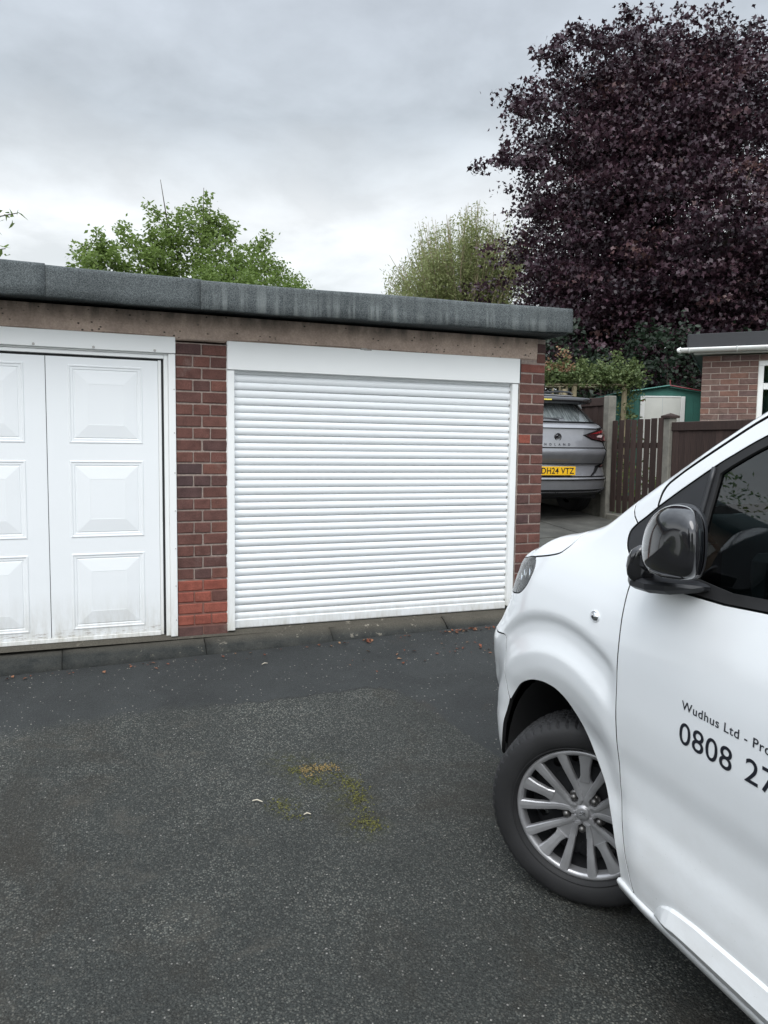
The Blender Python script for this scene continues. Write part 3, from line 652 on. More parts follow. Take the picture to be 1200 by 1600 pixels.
def panel(name, poly, surf, mat_, parent, step=.016, gap=.0032, off=0.0, rim=.016, flip=False, label=None, holes=()):
    poly = dens(inset(dens(poly, .03), gap), step)
    P = np.array(poly); x0, y0 = P.min(0); x1, y1 = P.max(0)
    gx, gy = np.meshgrid(np.arange(x0+step/2, x1, step), np.arange(y0+step/2, y1, step), indexing='ij')
    G = np.stack([gx.ravel(), gy.ravel()], 1); G = G[inpoly(G, inset(poly, step*.55))]
    hl = []; edges = [(i, (i+1) % len(poly)) for i in range(len(poly))]; pts = list(poly)
    for h in holes:
        h = dens(h, step); b = len(pts); pts += h; edges += [(b+i, b+(i+1) % len(h)) for i in range(len(h))]; hl.append((b, h))
        G = G[~inpoly(G, inset(h, -step*.55))]
    nb = len(pts); pts += [tuple(g) for g in G]
    vo, eo, fo, ov, oe, of_ = delaunay_2d_cdt([Vector(p) for p in pts], edges, [], 0, 1e-5)
    A = np.array([tuple(v) for v in vo]); T = np.array([tuple(f) for f in fo if len(f) == 3])
    cen = A[T].mean(1); keep = inpoly(cen, poly)
    for b, h in hl: keep &= ~inpoly(cen, h)
    T = T[keep]
    S = surf(A[:, 0], A[:, 1]) if off == 0 else surf(A[:, 0], A[:, 1], off)
    e = 1e-3
    n = np.cross(surf(A[:, 0]+e, A[:, 1])-surf(A[:, 0]-e, A[:, 1]), surf(A[:, 0], A[:, 1]+e)-surf(A[:, 0], A[:, 1]-e))
    n /= -(np.linalg.norm(n, axis=1)[:, None]+1e-12)
    V = list(map(tuple, S)); F = [tuple(t[::-1]) for t in T]
    # boundary loop rim: from edge use counts
    cnt = {}
    for t in F:
        for a, b in ((t[0], t[1]), (t[1], t[2]), (t[2], t[0])): cnt[(b, a)] = 1
    be = [(a, b) for (a, b) in cnt if (b, a) not in cnt]
    if rim:
        sgn = 1.0
        m = {}; bv = sorted({v for e_ in be for v in e_})
        # outward direction in the surface from edges
        outd = {v: np.zeros(3) for v in bv}
        for a, b in be:
            t = S[b]-S[a]; w = -np.cross(t, n[a]); outd[a] += w; outd[b] += w
        for v in bv:
            w = outd[v]/(np.linalg.norm(outd[v])+1e-12)
            k = len(V); V.append(tuple(S[v])); V.append(tuple(S[v]+w*.0005-n[v]*.0009)); V.append(tuple(S[v]+w*.0005-n[v]*.0009)); V.append(tuple(S[v]+w*.0005-n[v]*rim)); m[v] = k
        for a, b in be:
            F.append((m[a], m[b], m[b]+1, m[a]+1)); F.append((m[a]+2, m[b]+2, m[b]+3, m[a]+3))
    me = bpy.data.meshes.new(name); me.from_pydata([tuple(map(float, v)) for v in V], [], [tuple(map(int, f)) for f in F]); me.materials.append(mat_)
    if rim > .01:
        me.materials.append(M['van_in']); k0 = len(T); me.polygons.foreach_set('material_index', [0 if (i < k0 or (i-k0) % 2 == 0) else 1 for i in range(len(F))])
    me.polygons.foreach_set('use_smooth', [True]*len(me.polygons)); me.update()
    o = link(name, me, parent)
    if label: o['label'] = label
    return o
th = math.radians(2.5); sl = .045
vF = Vector((math.sin(th), math.cos(th), sl)).normalized(); vL = Vector((-math.cos(th), math.sin(th), 0)); vU = vF.cross(vL)
if vU.z < 0: vU = -vU
hub = Vector((1.065, -2.81, -.05)); vO = hub-vU*.335-vL*.87+vF*.04
van = thing('van', 'white van with turned front wheel and phone number lettering on its door', 'van')
van.matrix_world = Matrix([[vF[i], vL[i], vU[i], vO[i]] for i in range(3)]+[[0, 0, 0, 1]])
arch = spline([(.425, .45), (.410, .51), (.390, .559), (.362, .612), (.316, .672), (.263, .722), (.190, .761), (.119, .781), (.063, .787), (.010, .785), (-.039, .769), (-.090, .738), (-.137, .695), (-.188, .642), (-.232, .595), (-.280, .536), (-.322, .470), (-.350, .405), (-.364, .350), (-.369, .290)])
lead = spline([(-.366, 1.269), (-.333, 1.265), (-.319, 1.239), (-.317, 1.204), (-.320, 1.136), (-.324, 1.048), (-.327, .948), (-.331, .848), (-.336, .75), (-.343, .66), (-.352, .575), (-.374, .491), (-.404, .408), (-.432, .345), (-.450, .312)])
hcut = spline([(.050, 1.36), (.051, 1.325), (.051, 1.299), (.070, 1.276), (.096, 1.257), (.165, 1.236), (.262, 1.214)])
lampr = spline([(.262, 1.212), (.236, 1.183), (.240, 1.145), (.264, 1.103), (.308, 1.069), (.363, 1.053), (.443, 1.041), (.54, 1.042), (.60, 1.06)])
lampt = spline([(.60, 1.06), (.625, 1.10), (.60, 1.145), (.50, 1.168), (.40, 1.188), (.305, 1.207), (.262, 1.212)])
seam = spline([(.62, .846), (.524, .853), (.45, .866), (.428, .868), (.415, .857), (.408, .82), (.402, .77), (.392, .72), (.380, .675), (.362, .624)])
cutp = [(-.267, 1.415), (-.244, 1.435), (-.226, 1.466)]
blk = spline([(-.335, 1.266), (-.296, 1.300), (-.262, 1.326), (-.244, 1.350), (-.242, 1.385), (-.267, 1.415)])
blk2 = spline([(-.267, 1.415), (-.300, 1.441), (-.338, 1.474)])
dcut = spline([(-.338, 1.474), (-.339, 1.492), (-.343, 1.518), (-.358, 1.545), (-.387, 1.570), (-.428, 1.601), (-.548, 1.682), (-.65, 1.746), (-.78, 1.803), (-.95, 1.850), (-1.18, 1.888), (-1.40, 1.905)])
frm = spline([(-.338, 1.474), (-.405, 1.526), (-.517, 1.607), (-.581, 1.648), (-.667, 1.698), (-.80, 1.757), (-.95, 1.795), (-1.15, 1.820), (-1.345, 1.828)])
rubl = spline([(-.543, 1.592), (-.589, 1.624), (-.676, 1.675), (-.80, 1.732), (-.95, 1.770), (-1.15, 1.796), (-1.325, 1.805)])
def topq(l): return float(ZT(l)-np.clip(RR(l), .045, .11)*(1-1.72))
def top(l0, l1, n=12): return [(l, topq(l)) for l in np.linspace(l0, l1, n)]
f_top = top(-.215, .044, 8)
fender = lead[::-1]+[(-.335, 1.266)]+blk[1:]+cutp[1:]+[(-.22, 1.50)]+f_top+hcut[1:]+lampr[1:]+[(.66, 1.06), (.66, .846)]+seam+arch[13:]
# lead[::-1] runs bottom to top; drop duplicate joints
def clean(p):
    out = [p[0]]
    for a in p[1:]:
        if (Vector(a)-Vector(out[-1])).length > .004: out.append(a)
    if (Vector(out[0])-Vector(out[-1])).length < .004: out.pop()
    return out
FST = .0125
panel('fender', clean(fender), VS, M['van'], van, FST)
door = lead+[(-.50, .312), (-.80, .318), (-1.345, .322), (-1.37, .35), (-1.385, 1.33), (-1.2, 1.325), (-1.0, 1.305), (-.83, 1.279), (-.689, 1.266), (-.52, 1.262), (-.441, 1.264)]
panel('front_door', clean(door), VS, M['van'], van, FST)
panel('door_frame', clean(dcut+[(-1.40, 1.33), (-1.36, 1.33), (-1.345, 1.828)]+frm[::-1][1:]), VS, M['van'], van, FST)
pil = cutp+[(-.215, 1.50)]+top(-.215, -1.40, 20)+[(-1.40, 1.909)]+[(a+.003, b+.004) for a, b in dcut[::-1]]+blk2[::-1]
panel('a_pillar', clean(pil), VS, M['van'], van, FST)
hood = hcut[::-1]+top(.045, .62, 12)+top(.64, LMAX, 10)+[(LMAX, 1.14), (.9, 1.14), (.65, 1.155), (.62, 1.154)]+lampt[2:]
panel('bonnet', clean(hood), VS, M['van'], van, .018)
panel('front_bumper', clean(seam[::-1]+[(.66, .846), (LMAX, .845), (LMAX, .24), (.8, .25), (.56, .30), (.50, .335), (.455, .38), (.435, .42)]+arch[:12]), VS, M['van'], van, .016)
panel('front_grille', [(.665, 1.06), (.665, .850), (LMAX, .850), (LMAX, 1.135), (.9, 1.135), (.66, 1.14)], VS, M['trim_black'], van, .03)
panel('quarter_trim', clean(blk+blk2[1:]+frm[1:9]+[(-.517, 1.285), (-.500, 1.268), (-.441, 1.270), (-.38, 1.272)]), VS, M['trim_black'], van, .02, gap=.001, off=-.004)
panel('window_seal', clean([(-.517, 1.604)]+frm[9:]+[(-1.345, 1.33), (-1.325, 1.33)]+rubl[::-1]+[(-.543, 1.310), (-.70, 1.298), (-.83, 1.309), (-1.0, 1.334), (-1.33, 1.345), (-1.345, 1.330), (-1.2, 1.322), (-1.0, 1.302), (-.83, 1.281), (-.689, 1.268), (-.517, 1.266)]), VS, M['rubber'], van, .012, gap=.0006, off=-.003)
panel('side_window', clean(rubl+[(-1.325, 1.342), (-1.0, 1.330), (-.83, 1.305), (-.70, 1.294), (-.543, 1.306)]), VS, M['glass'], van, .04, gap=-.004, off=-.012, rim=0)
lamp = panel('headlight', clean(lampr+lampt[1:]), VS, M['lens'], van, .014, gap=.002, off=-.001, rim=.002)
panel('reflector', clean(inset(clean(lampr+lampt[1:]), .006)), VS, M['lampin'], lamp, .02, gap=.0, off=-.045, rim=0)
panel('lamp_housing', clean(inset(clean(lampr+lampt[1:]), .002)), VS, M['trim_black'], lamp, .02, gap=.0, off=-.052, rim=0)
for (a, b, r_) in ((.33, 1.13, .034), (.43, 1.11, .030)):
    c = VS(np.array([a]), np.array([b]), -.03)[0]; ci = [(r_*math.cos(t), r_*math.sin(t)) for t in np.linspace(0, 2*math.pi, 16, endpoint=False)]
    MM = Matrix.Translation(Vector(c)) @ Vector((.35, 1, .1)).to_track_quat('Z', 'Y').to_matrix().to_4x4()
    lathe('lamp_bowl', [(.002, -.01), (r_*.6, -.006), (r_*.92, .004), (r_, .012), (r_*1.06, .012), (r_*1.06, .004)], 20, M['chrome'], lamp, MM)
# inner shells so that joints show dark, not daylight
panel('inner_structure', clean([(-.52, .32)]+[(a-.0, b) for a, b in lead[::-1][3:]]+[(-.335, 1.23), (-.28, 1.28), (-.20, 1.40), (-.21, 1.46)]+top(-.2, .6, 10)[1:]+[(1.0, 1.15), (LMAX, 1.15), (LMAX, .3), (.6, .32), (.48, .40), (.45, .47)]+[(a, b+.012) for a, b in arch[3:-3]]+[(-.42, .34)]), lambda l, q: VS(l, q, -.022), M['van_in'], van, .035, rim=0)
panel('inner_structure', clean([(-.30, 1.22), (-.32, .95), (-.38, .70), (-.50, .36), (-.6, .30), (-3.9, .3), (-3.9, 1.24), (-1.45, 1.24)]), lambda l, q: VS(l, q, -.03), M['van_in'], van, .08, rim=0)
panel('inner_structure', clean([(-.27, 1.415)]+dcut[4:]+top(-1.4, -.23, 14)), lambda l, q: VS(l, q, -.014), M['van_in'], van, .03, rim=0)
# rear side: plain panels with the rear arch
ra = [(-3.275+.41*math.cos(t), .36+.42*math.sin(t)) for t in np.linspace(-.1, math.pi+.1, 24)]
side = [(-1.39, 1.332), (-1.389, .35), (-1.37, .318), (-2.84, .318)]+ra+[(-3.70, .318), (-3.95, .36), (-4.02, .6), (-4.02, 1.9), (-3.9, 1.96)]+top(-3.9, -1.41, 16)+[(-1.405, 1.33)]
panel('side_panel', clean(side), VS, M['van'], van, .05)
# sill and its moulding
def sweep(name, prof, xs, mat_, taper=None):
    V = []; F = []; n = len(prof)
    for i, x in enumerate(xs):
        k = taper(x) if taper else 1
        for (dy, z) in prof:
            zz = z if z > .9 else z; base = float(VS(np.array([x]), np.array([max(z, .25)]))[0][1]); V.append((x, base+dy*k, z))
    for i in range(len(xs)-1):
        for j in range(n-1): F.append((i*n+j, (i+1)*n+j, (i+1)*n+j+1, i*n+j+1))
    F.append(tuple(range(n))); F.append(tuple((len(xs)-1)*n+j for j in range(n))[::-1])
    o = mk(name, V, F, mat_, van, smooth=True); bm = bmesh.new(); bm.from_mesh(o.data); bmesh.ops.recalc_face_normals(bm, faces=bm.faces); bm.to_mesh(o.data); bm.free(); return o
sillx = [-.362, -.366, -.40, -.50, -.7, -1.0, -1.4, -2.0, -2.80]
sweep('sill', [(-.03, .312), (.004, .311), (.010, .306), (.011, .298), (.004, .274), (-.006, .266), (-.05, .262), (-.06, .30)], sillx, M['van'], lambda x: min(1, (.397-(-x-.0))*0+1))
V = []; F = []
mx = [-.556, -.560, -.570, -.586, -.606, -.630, -.66, -.72, -.9, -1.1, -1.355]; hi = [.324, .338, .353, .367, .378, .387, .392, .399, .406, .412, .416]
for x, h in zip(mx, hi):
    lo = .314 if x > -.66 else .318; mid = lo+(h-lo)*.32; b0 = float(VS(np.array([x]), np.array([.37]))[0][1]); e = min(1, max(.05, (-x-.555)/.06))
    for (dy, z) in [(-.004, h+.001), (.006*e, h-.001), (.013*e, h-.006*e), (.024*e+.001, mid+.004), (.025*e+.001, mid), (.010*e, lo), (-.006, lo-.002)]: V.append((x, b0+dy, z))
n = 7
for i in range(len(mx)-1):
    for j in range(n-1): F.append((i*n+j, (i+1)*n+j, (i+1)*n+j+1, i*n+j+1))
o = mk('door_moulding', V, F, M['van'], van, smooth=False); bm = bmesh.new(); bm.from_mesh(o.data); bmesh.ops.recalc_face_normals(bm, faces=bm.faces); bm.to_mesh(o.data); bm.free()
# side repeater lamp
c = VS(np.array([-.189]), np.array([1.105]))[0]
MM = Matrix.Translation(Vector(c)) @ Matrix.Rotation(math.radians(-90), 4, 'X') @ Matrix.Scale(1.3, 4, (1, 0, 0))
rep = lathe('side_repeater', [(.0, .010), (.006, .0095), (.011, .007), (.0145, .003), (.016, -.003)], 24, M['chrome'], van, MM)
lathe('repeater_ring', [(.0162, -.002), (.019, .0015), (.0185, .003), (.0165, .0035), (.0158, .002)], 24, M['van'], rep, MM)
lathe('repeater_bulb', [(.0, .0118), (.004, .011), (.0055, .008)], 12, M['steel_dark'], rep, MM)
# bonnet top, windscreen, roof: spans from the rolled edge to the centre line and across
def span(name, ls, mat_, crown, fwd, ny=14, th_=1.70):
    V = []; F = []
    for l in ls:
        r = float(np.clip(RR(l), .045, .11)); e = VS(np.array([l]), np.array([float(ZT(l))-r+th_*r]))[0]
        for j in range(2*ny+1):
            u = 1-j/ny; k = 1-u*u
            V.append((e[0]+fwd*k*(1 if fwd else 0), e[1]*u, e[2]+crown*k))
    n = 2*ny+1
    for i in range(len(ls)-1):
        for j in range(n-1): F.append((i*n+j, i*n+j+1, (i+1)*n+j+1, (i+1)*n+j))
    return mk(name, V, F, mat_, van, smooth=True)
span('bonnet_skin', list(np.linspace(-.04, .62, 12))+list(np.linspace(.68, LMAX-.02, 10)), M['van'], -.01, .0)
span('windscreen', list(np.linspace(-.99, -.045, 16)), M['glass'], .0, .03)
span('roof', list(np.linspace(-3.95, -1.0, 20)), M['van'], .03, .0)
# mirrored right-hand side
for src in [c_ for c_ in van.children if c_.name.split('.')[0] in ('fender', 'front_door', 'door_frame', 'a_pillar', 'bonnet', 'front_bumper', 'front_grille', 'quarter_trim', 'window_seal', 'side_window', 'headlight', 'side_panel', 'sill', 'door_moulding', 'inner_structure')]:
    me = src.data.copy(); bm = bmesh.new(); bm.from_mesh(me)
    for v in bm.verts: v.co.y = -v.co.y
    bmesh.ops.reverse_faces(bm, faces=bm.faces); bm.to_mesh(me); bm.free(); link(src.name.split('.')[0], me, van)
# rear end, underbody, wheel housings, cabin
def rear_pts(): return [(float(y), float(z)) for z in np.linspace(.36, 1.94, 20) for y in [FB(z)]]
rp_ = rear_pts(); V = [(-4.02, y, z) for y, z in rp_]+[(-4.02, -y, z) for y, z in rp_[::-1]]; mk('rear_doors', V, [tuple(range(len(V)))], M['van'], van)
box('underbody', -3.95, -.46, -.90, .885, .25, .32, M['van_in'], van); box('underbody', .46, .74, -.6, .6, .30, .40, M['van_in'], van)
box('underbody', -.46, .46, -.55, .48, .20, .45, M['van_in'], van)
for s_ in (1, -1):
    for xc in (0, -3.275):
        V = []; F = []; k = 24
        for i in range(k+1):
            a = math.pi*(-.12+1.24*i/k)
            for y in (.45, .915): V.append((xc-.01+.435*math.cos(a)*.98, y*s_, .37+.445*math.sin(a)))
        for i in range(k): F.append((2*i, 2*i+1, 2*i+3, 2*i+2))
        b = len(V); V += [(xc+.435*math.cos(math.pi*(-.12+1.24*i/k)), .452*s_, .37+.445*math.sin(math.pi*(-.12+1.24*i/k))) for i in range(k+1)]
        F.append(tuple(range(b, b+k+1))); mk('wheel_arch_liner', V, F, M['van_in'], van, smooth=True)
# wheels
def wheel(parent, pos, steer, spin, side=1, detail=True):
    ax = Vector((-math.sin(steer), math.cos(steer), 0))*side
    zax = ax; xax = Vector((math.cos(steer), math.sin(steer), 0)); yax = zax.cross(xax)
    MM = Matrix([[xax[i], yax[i], zax[i], pos[i]] for i in range(3)]+[[0, 0, 0, 1]]) @ Matrix.Rotation(spin, 4, 'Z')
    w = bpy.data.objects.new('wheel', None); COL.objects.link(w); w.parent = parent; w.matrix_local = MM; w.empty_display_size = .1
    R = .338
    # tyre: lathe with tread blocks
    n = 240; V = []; F = []
    P = [(.228, .072), (.237, .084), (.243, .096), (.262, .107), (.285, .1105), (.305, .108), (.318, .102), (.3275, .093), (.3345, .080), (.3365, .064), (.3370, .050), (.3372, .047), (.3290, .0465), (.3290, .0405), (.3374, .040), (.338, .020), (.3380, .0175), (.3295, .017), (.3295, .011), (.3380, .0105)]
    P = P+[(r, -h) for r, h in P[::-1]]; m = len(P)
    for i in range(n):
        a = 2*math.pi*i/n; ph = i % 4
        for j, (r, h) in enumerate(P):
            g = 0
            if abs(h) > .05 and r > .318 and ph == 0: g = .0055
            elif .02 < abs(h) <= .046 and r > .336 and (i+2) % 4 == 0: g = .005
            elif abs(h) <= .02 and r > .336 and (i+1) % 8 == 0: g = .004
            k = .0009*math.sin(0) ; V.append(((r-g)*math.cos(a), (r-g)*math.sin(a), h))
    for i in range(n):
        for j in range(m-1): F.append((i*m+j, ((i+1) % n)*m+j, ((i+1) % n)*m+j+1, i*m+j+1))
    ty = mk('tyre', V, F, M['tyre'], w, smooth=False)
    ty.data.polygons.foreach_set('use_smooth', [(.228 <= P[k % (m-1)][0] < .318) or False for k in range(len(F))])
    lathe('sidewall_rib', [(.246, .1012), (.2465, .1035), (.2485, .1040), (.250, .1045), (.2505, .1030)], 72, M['tyre'], w)
    lathe('rim', [(.228, .072), (.2265, .078), (.222, .076), (.218, .060), (.213, .03), (.210, -.03), (.205, -.08), (.215, -.09)], 72, M['steel_dark'], w)
    # steel wheel disc with round vents
    V = []; F = []
    hol = 15; R1, R2 = .200, .152
    lathe('steel_disc', [(.03, .012), (.07, .014), (.10, .0), (.128, -.012), (.150, -.012)], 60, M['steel_dark'], w)
    nseg = hol*8; V = []; F = []
    for i in range(hol):
        a0 = 2*math.pi*(i+.5)/hol; c = Vector((.176*math.cos(a0), .176*math.sin(a0)))
        b = len(V); ring = []; outr = []
        for k in range(16):
            t = 2*math.pi*k/16; q = c+Vector((math.cos(t), math.sin(t)))*.018; V.append((q.x, q.y, -.010+.004*0)); 
        for k in range(16):
            t = 2*math.pi*k/16; d = Vector((math.cos(t), math.sin(t))); rr = Vector((math.cos(a0), math.sin(a0))); tt = Vector((-rr.y, rr.x))
            u, v = d.dot(rr), d.dot(tt); s = 1/max(abs(u), abs(v)); rad = .176+u*s*.028; an = a0+v*s*math.pi/hol
            V.append((rad*math.cos(an), rad*math.sin(an), -.012))
        for k in range(16):
            V.append((V[b+k][0], V[b+k][1], -.03))
        for k in range(16):
            F.append((b+k, b+(k+1) % 16, b+16+(k+1) % 16, b+16+k)); F.append((b+k, b+32+k, b+32+(k+1) % 16, b+(k+1) % 16))
    mk('vent_ring', V, F, M['steel_dark'], w)
    lathe('brake_disc', [(.02, -.05), (.155, -.05), (.155, -.065)], 48, M['steel_dark'], w)
    # silver trim
    def zr(r): return float(np.interp(r, [0, .05, .08, .13, .18, .218, .235], [.066, .068, .066, .074, .083, .0885, .087]))
    tr = lathe('wheel_trim', [(.215, .050), (.2155, .078), (.2175, .0845), (.225, .0895), (.232, .0895), (.2365, .086), (.238, .078)], 96, M['alloy'], w)
    def spoke(name, pts, wid, depth=.020, hi=.0, parent=tr):
        """pts: polyline in the wheel plane; wid: half width at each"""
        V = []; F = []
        for i, (x, y) in enumerate(pts):
            a = Vector(pts[max(i-1, 0)]); b = Vector(pts[min(i+1, len(pts)-1)]); t = (b-a).normalized(); nn = Vector((-t.y, t.x)); p = Vector((x, y)); r = p.length
            z = zr(r)+hi; hw = wid[i]
            for (u, dz) in ((-1, -depth), (-1, -.0035), (-.80, 0), (0, .0012), (.80, 0), (1, -.0035), (1, -depth)):
                q = p+nn*hw*u; V.append((q.x, q.y, z+dz))
        n = 7
        for i in range(len(pts)-1):
            for j in range(n-1): F.append((i*n+j, i*n+j+1, (i+1)*n+j+1, (i+1)*n+j))
        F.append(tuple(range(n))[::-1]); F.append(tuple((len(pts)-1)*n+j for j in range(n)))
        return mk(name, V, F, M['alloy'], parent)
    for k in range(5):
        a = math.radians(-90+72*k); d = Vector((math.cos(a), math.sin(a))); t = Vector((-d.y, d.x))
        for s in (-1, 1):
            pts = [d*.034+t*s*.004, d*.044+t*s*.020, d*.066+t*s*.0265, d*.085+t*s*.0300, d*.12+t*s*.0345, d*.16+t*s*.0410, d*.220+t*s*.0520]
            spoke('trim_spoke', [tuple(p) for p in pts], [.008, .0095, .011, .0115, .0128, .0148, .0180], hi=.001)
        b = a+math.radians(36); d = Vector((math.cos(b), math.sin(b))); t = Vector((-d.y, d.x))
        spoke('trim_spoke', [tuple(d*r) for r in (.116, .140, .18, .221)], [.022, .0165, .0185, .0260], hi=-.002)
        # web between neighbouring pairs, with its slot shoulders
        web = [d*.010-t*.004, d*.010+t*.004, d*.045+t*.018, d*.085+t*.040, d*.112+t*.034, d*.128+t*.014, d*.128-t*.014, d*.112-t*.034, d*.085-t*.040, d*.045-t*.018]
        MBx = MB(); MBx.extrude([tuple(p) for p in web], Matrix.Translation((0, 0, zr(.1)-.014)), .010); MBx.build('trim_web', M['alloy'], tr)
        # wheel bolt
        a = math.radians(-90+72*k)
        lathe('wheel_bolt', [(.0, .023), (.007, .0215), (.0115, .017), (.013, .008), (.013, -.002), (.0185, -.002), (.0195, -.010)], 12, M['nut'], tr, Matrix.Translation((.062*math.cos(a), .062*math.sin(a), .052)))
    lathe('hub_cap', [(.0, .0725), (.012, .073), (.020, .0722), (.0235, .070), (.0245, .066), (.030, .0655), (.038, .062), (.046, .052), (.05, .03)], 40, M['alloy'], tr)
    for s in (-1, 1):
        MB().tube([(-.011, -.004+.004*s, .0735), (-.004, .006*s, .0745), (.004, .004+.002*s, .0745), (.011, .004*s-.002, .0735)], .0016, 6).build('hub_emblem', M['chrome'], tr)
    return w
wheel(van, Vector((.012, .800, .338)), math.radians(43), math.pi)
wheel(van, Vector((-3.275, .82, .338)), 0, math.radians(20))
wheel(van, Vector((.012, -.800, .338)), math.radians(36), 1.0, -1); wheel(van, Vector((-3.275, -.82, .338)), 0, .4, -1)

# door mirror, folded flat against the window: glossy shell outwards, glass inwards
def VSp(l, q, off=0): return Vector([float(v) for v in VS(np.array([l]), np.array([q]), off)[0]])
mir = bpy.data.objects.new('door_mirror', None); COL.objects.link(mir); mir.parent = van
# outline in (x, z) with the outer face bulging towards +y
ol = spline([(-.537, 1.390), (-.543, 1.428), (-.560, 1.465), (-.590, 1.494), (-.628, 1.511), (-.666, 1.517), (-.702, 1.515), (-.728, 1.503), (-.745, 1.478), (-.752, 1.440), (-.754, 1.400), (-.748, 1.362), (-.728, 1.341), (-.677, 1.329), (-.604, 1.327), (-.560, 1.335), (-.541, 1.356), (-.537, 1.390)], 4)[:-1]
cx, cz = -.645, 1.420
MY = 1.015
def mbase(x): return MY+.10*(x-cx)*.5
V = []; F = []; m = len(ol); levels = [(1.0, .0), (1.012, .020), (.995, .040), (.955, .058), (.88, .073), (.76, .084), (.58, .092), (.35, .097), (.12, .099)]
for s, d in levels:
    for x, z in ol:
        V.append((cx+(x-cx)*s+(.055-d)*.95, mbase(x)+d, cz+(z-cz)*s+.006*d/.1))
for i in range(len(levels)-1):
    for j in range(m): F.append((i*m+j, i*m+(j+1) % m, (i+1)*m+(j+1) % m, (i+1)*m+j))
F.append(tuple((len(levels)-1)*m+j for j in range(m))); F.append(tuple(range(m))[::-1])
def recalc(o):
    bm = bmesh.new(); bm.from_mesh(o.data); bmesh.ops.recalc_face_normals(bm, faces=bm.faces); bm.to_mesh(o.data); bm.free(); return o
recalc(mk('mirror_shell', V, F, M['gloss_black'], mir, smooth=True))
V = []; F = []
lv = [(.985, -.022), (1.02, -.018), (1.035, -.006), (1.04, .008), (1.02, .016), (1.0, .018)]
for s, d in lv:
    for x, z in ol: V.append((cx+(x-cx)*s+(.055-d)*.95-.004, mbase(x)+d, cz+(z-cz)*s))
for i in range(len(lv)-1):
    for j in range(m): F.append((i*m+j, i*m+(j+1) % m, (i+1)*m+(j+1) % m, (i+1)*m+j))
F.append(tuple(range(m))[::-1]); recalc(mk('mirror_rim', V, F, M['trim_black'], mir, smooth=True))
# lower edge blade of the shell
MB().tube([(-.560, mbase(-.56)+.056, 1.352), (-.61, mbase(-.6)+.075, 1.346), (-.66, mbase(-.65)+.080, 1.344), (-.71, mbase(-.7)+.073, 1.348), (-.742, mbase(-.73)+.045, 1.358)], [.003, .006, .007, .006, .003], 8).build('mirror_blade', M['gloss_black'], mir, smooth=True)
V = []; F = []
pv = [(-.474, 1.290, .020, .022), (-.470, 1.306, .026, .028), (-.468, 1.33, .029, .030), (-.470, 1.355, .028, .029), (-.476, 1.376, .024, .024), (-.484, 1.390, .014, .014), (-.488, 1.394, .004, .004)]
k = 18
for x, z, rx, ry in pv:
    for i in range(k): a = 2*math.pi*i/k; V.append((x+rx*math.cos(a)-.012, 1.025+ry*1.5*math.sin(a), z))
for i in range(len(pv)-1):
    for j in range(k): F.append((i*k+j, i*k+(j+1) % k, (i+1)*k+(j+1) % k, (i+1)*k+j))
F.append(tuple(range(k))[::-1]); F.append(tuple((len(pv)-1)*k+j for j in range(k))); recalc(mk('mirror_pivot', V, F, M['gloss_black'], mir, smooth=True))
box('mirror_arm', -.60, -.49, .99, 1.05, 1.325, 1.375, M['trim_black'], mir, c=.012)
V = []; F = []
ft = [(-.425, 1.272, 1.300, 1.00), (-.44, 1.266, 1.302, 1.035), (-.475, 1.262, 1.304, 1.055), (-.53, 1.262, 1.300, 1.05), (-.575, 1.266, 1.302, 1.02), (-.61, 1.276, 1.300, .965), (-.625, 1.284, 1.296, .935)]
for x, z0, z1, y in ft:
    for (yy, z) in ((.90, z0+.004), (.90, z1), (y-.012, z1), (y, z1-.008), (y, z0+.014), (y-.02, z0+.003)): V.append((x, yy, z))
for i in range(len(ft)-1):
    for j in range(6): F.append((i*6+j, i*6+(j+1) % 6, (i+1)*6+(j+1) % 6, (i+1)*6+j))
F.append((5, 4, 3, 2, 1, 0)); F.append(tuple((len(ft)-1)*6+j for j in range(6))); recalc(mk('mirror_foot', V, F, M['trim_black'], mir, smooth=False))
V2 = [(cx+(x-cx)*.93+.072, mbase(x)-.0235, cz+(z-cz)*.93) for x, z in ol]; mk('mirror_glass', V2, [tuple(range(m))], M['chrome'], mir)
# divider bar between quarter trim and window
MB().tube([VSp(-.519, q, .000) for q in np.linspace(1.27, 1.607, 10)], .007, 8).build('window_divider', M['trim_black'], van, smooth=True)
# lettering on the door
def letter_rows(txt, *a, **k):
    return lettering(txt, *a, **k)
def lettering(txt, l0, q0, size, parent, mat_=None, xs=1.0, surf=VS, off=.0012, dirn=-1, name='lettering', bold=.0, sp=1.04):
    c = bpy.data.curves.new('t', 'FONT'); c.body = txt; c.size = size; c.resolution_u = 6; c.offset = bold; c.space_character = sp
    o = bpy.data.objects.new('t', c); COL.objects.link(o); dg = bpy.context.evaluated_depsgraph_get(); dg.update()
    me = bpy.data.meshes.new_from_object(o.evaluated_get(dg)); bpy.data.objects.remove(o)
    co = np.array([v.co[:] for v in me.vertices]); P = surf(l0+dirn*co[:, 0]*xs, q0+co[:, 1], off)
    me.vertices.foreach_set('co', P.ravel()); me.materials.clear(); me.materials.append(mat_ or M['ink']); me.name = name; me.update()
    return link(name, me, parent)
lettering('Wudhus Ltd - Pro', -.6165, .9635, .0345, van, xs=1.08, bold=.0003, sp=1.10)
lettering('0808', -.6120, .8690, .0860, van, xs=1.10, bold=.0004)
lettering('27', -.8440, .8720, .0860, van, xs=1.10, bold=.0004)
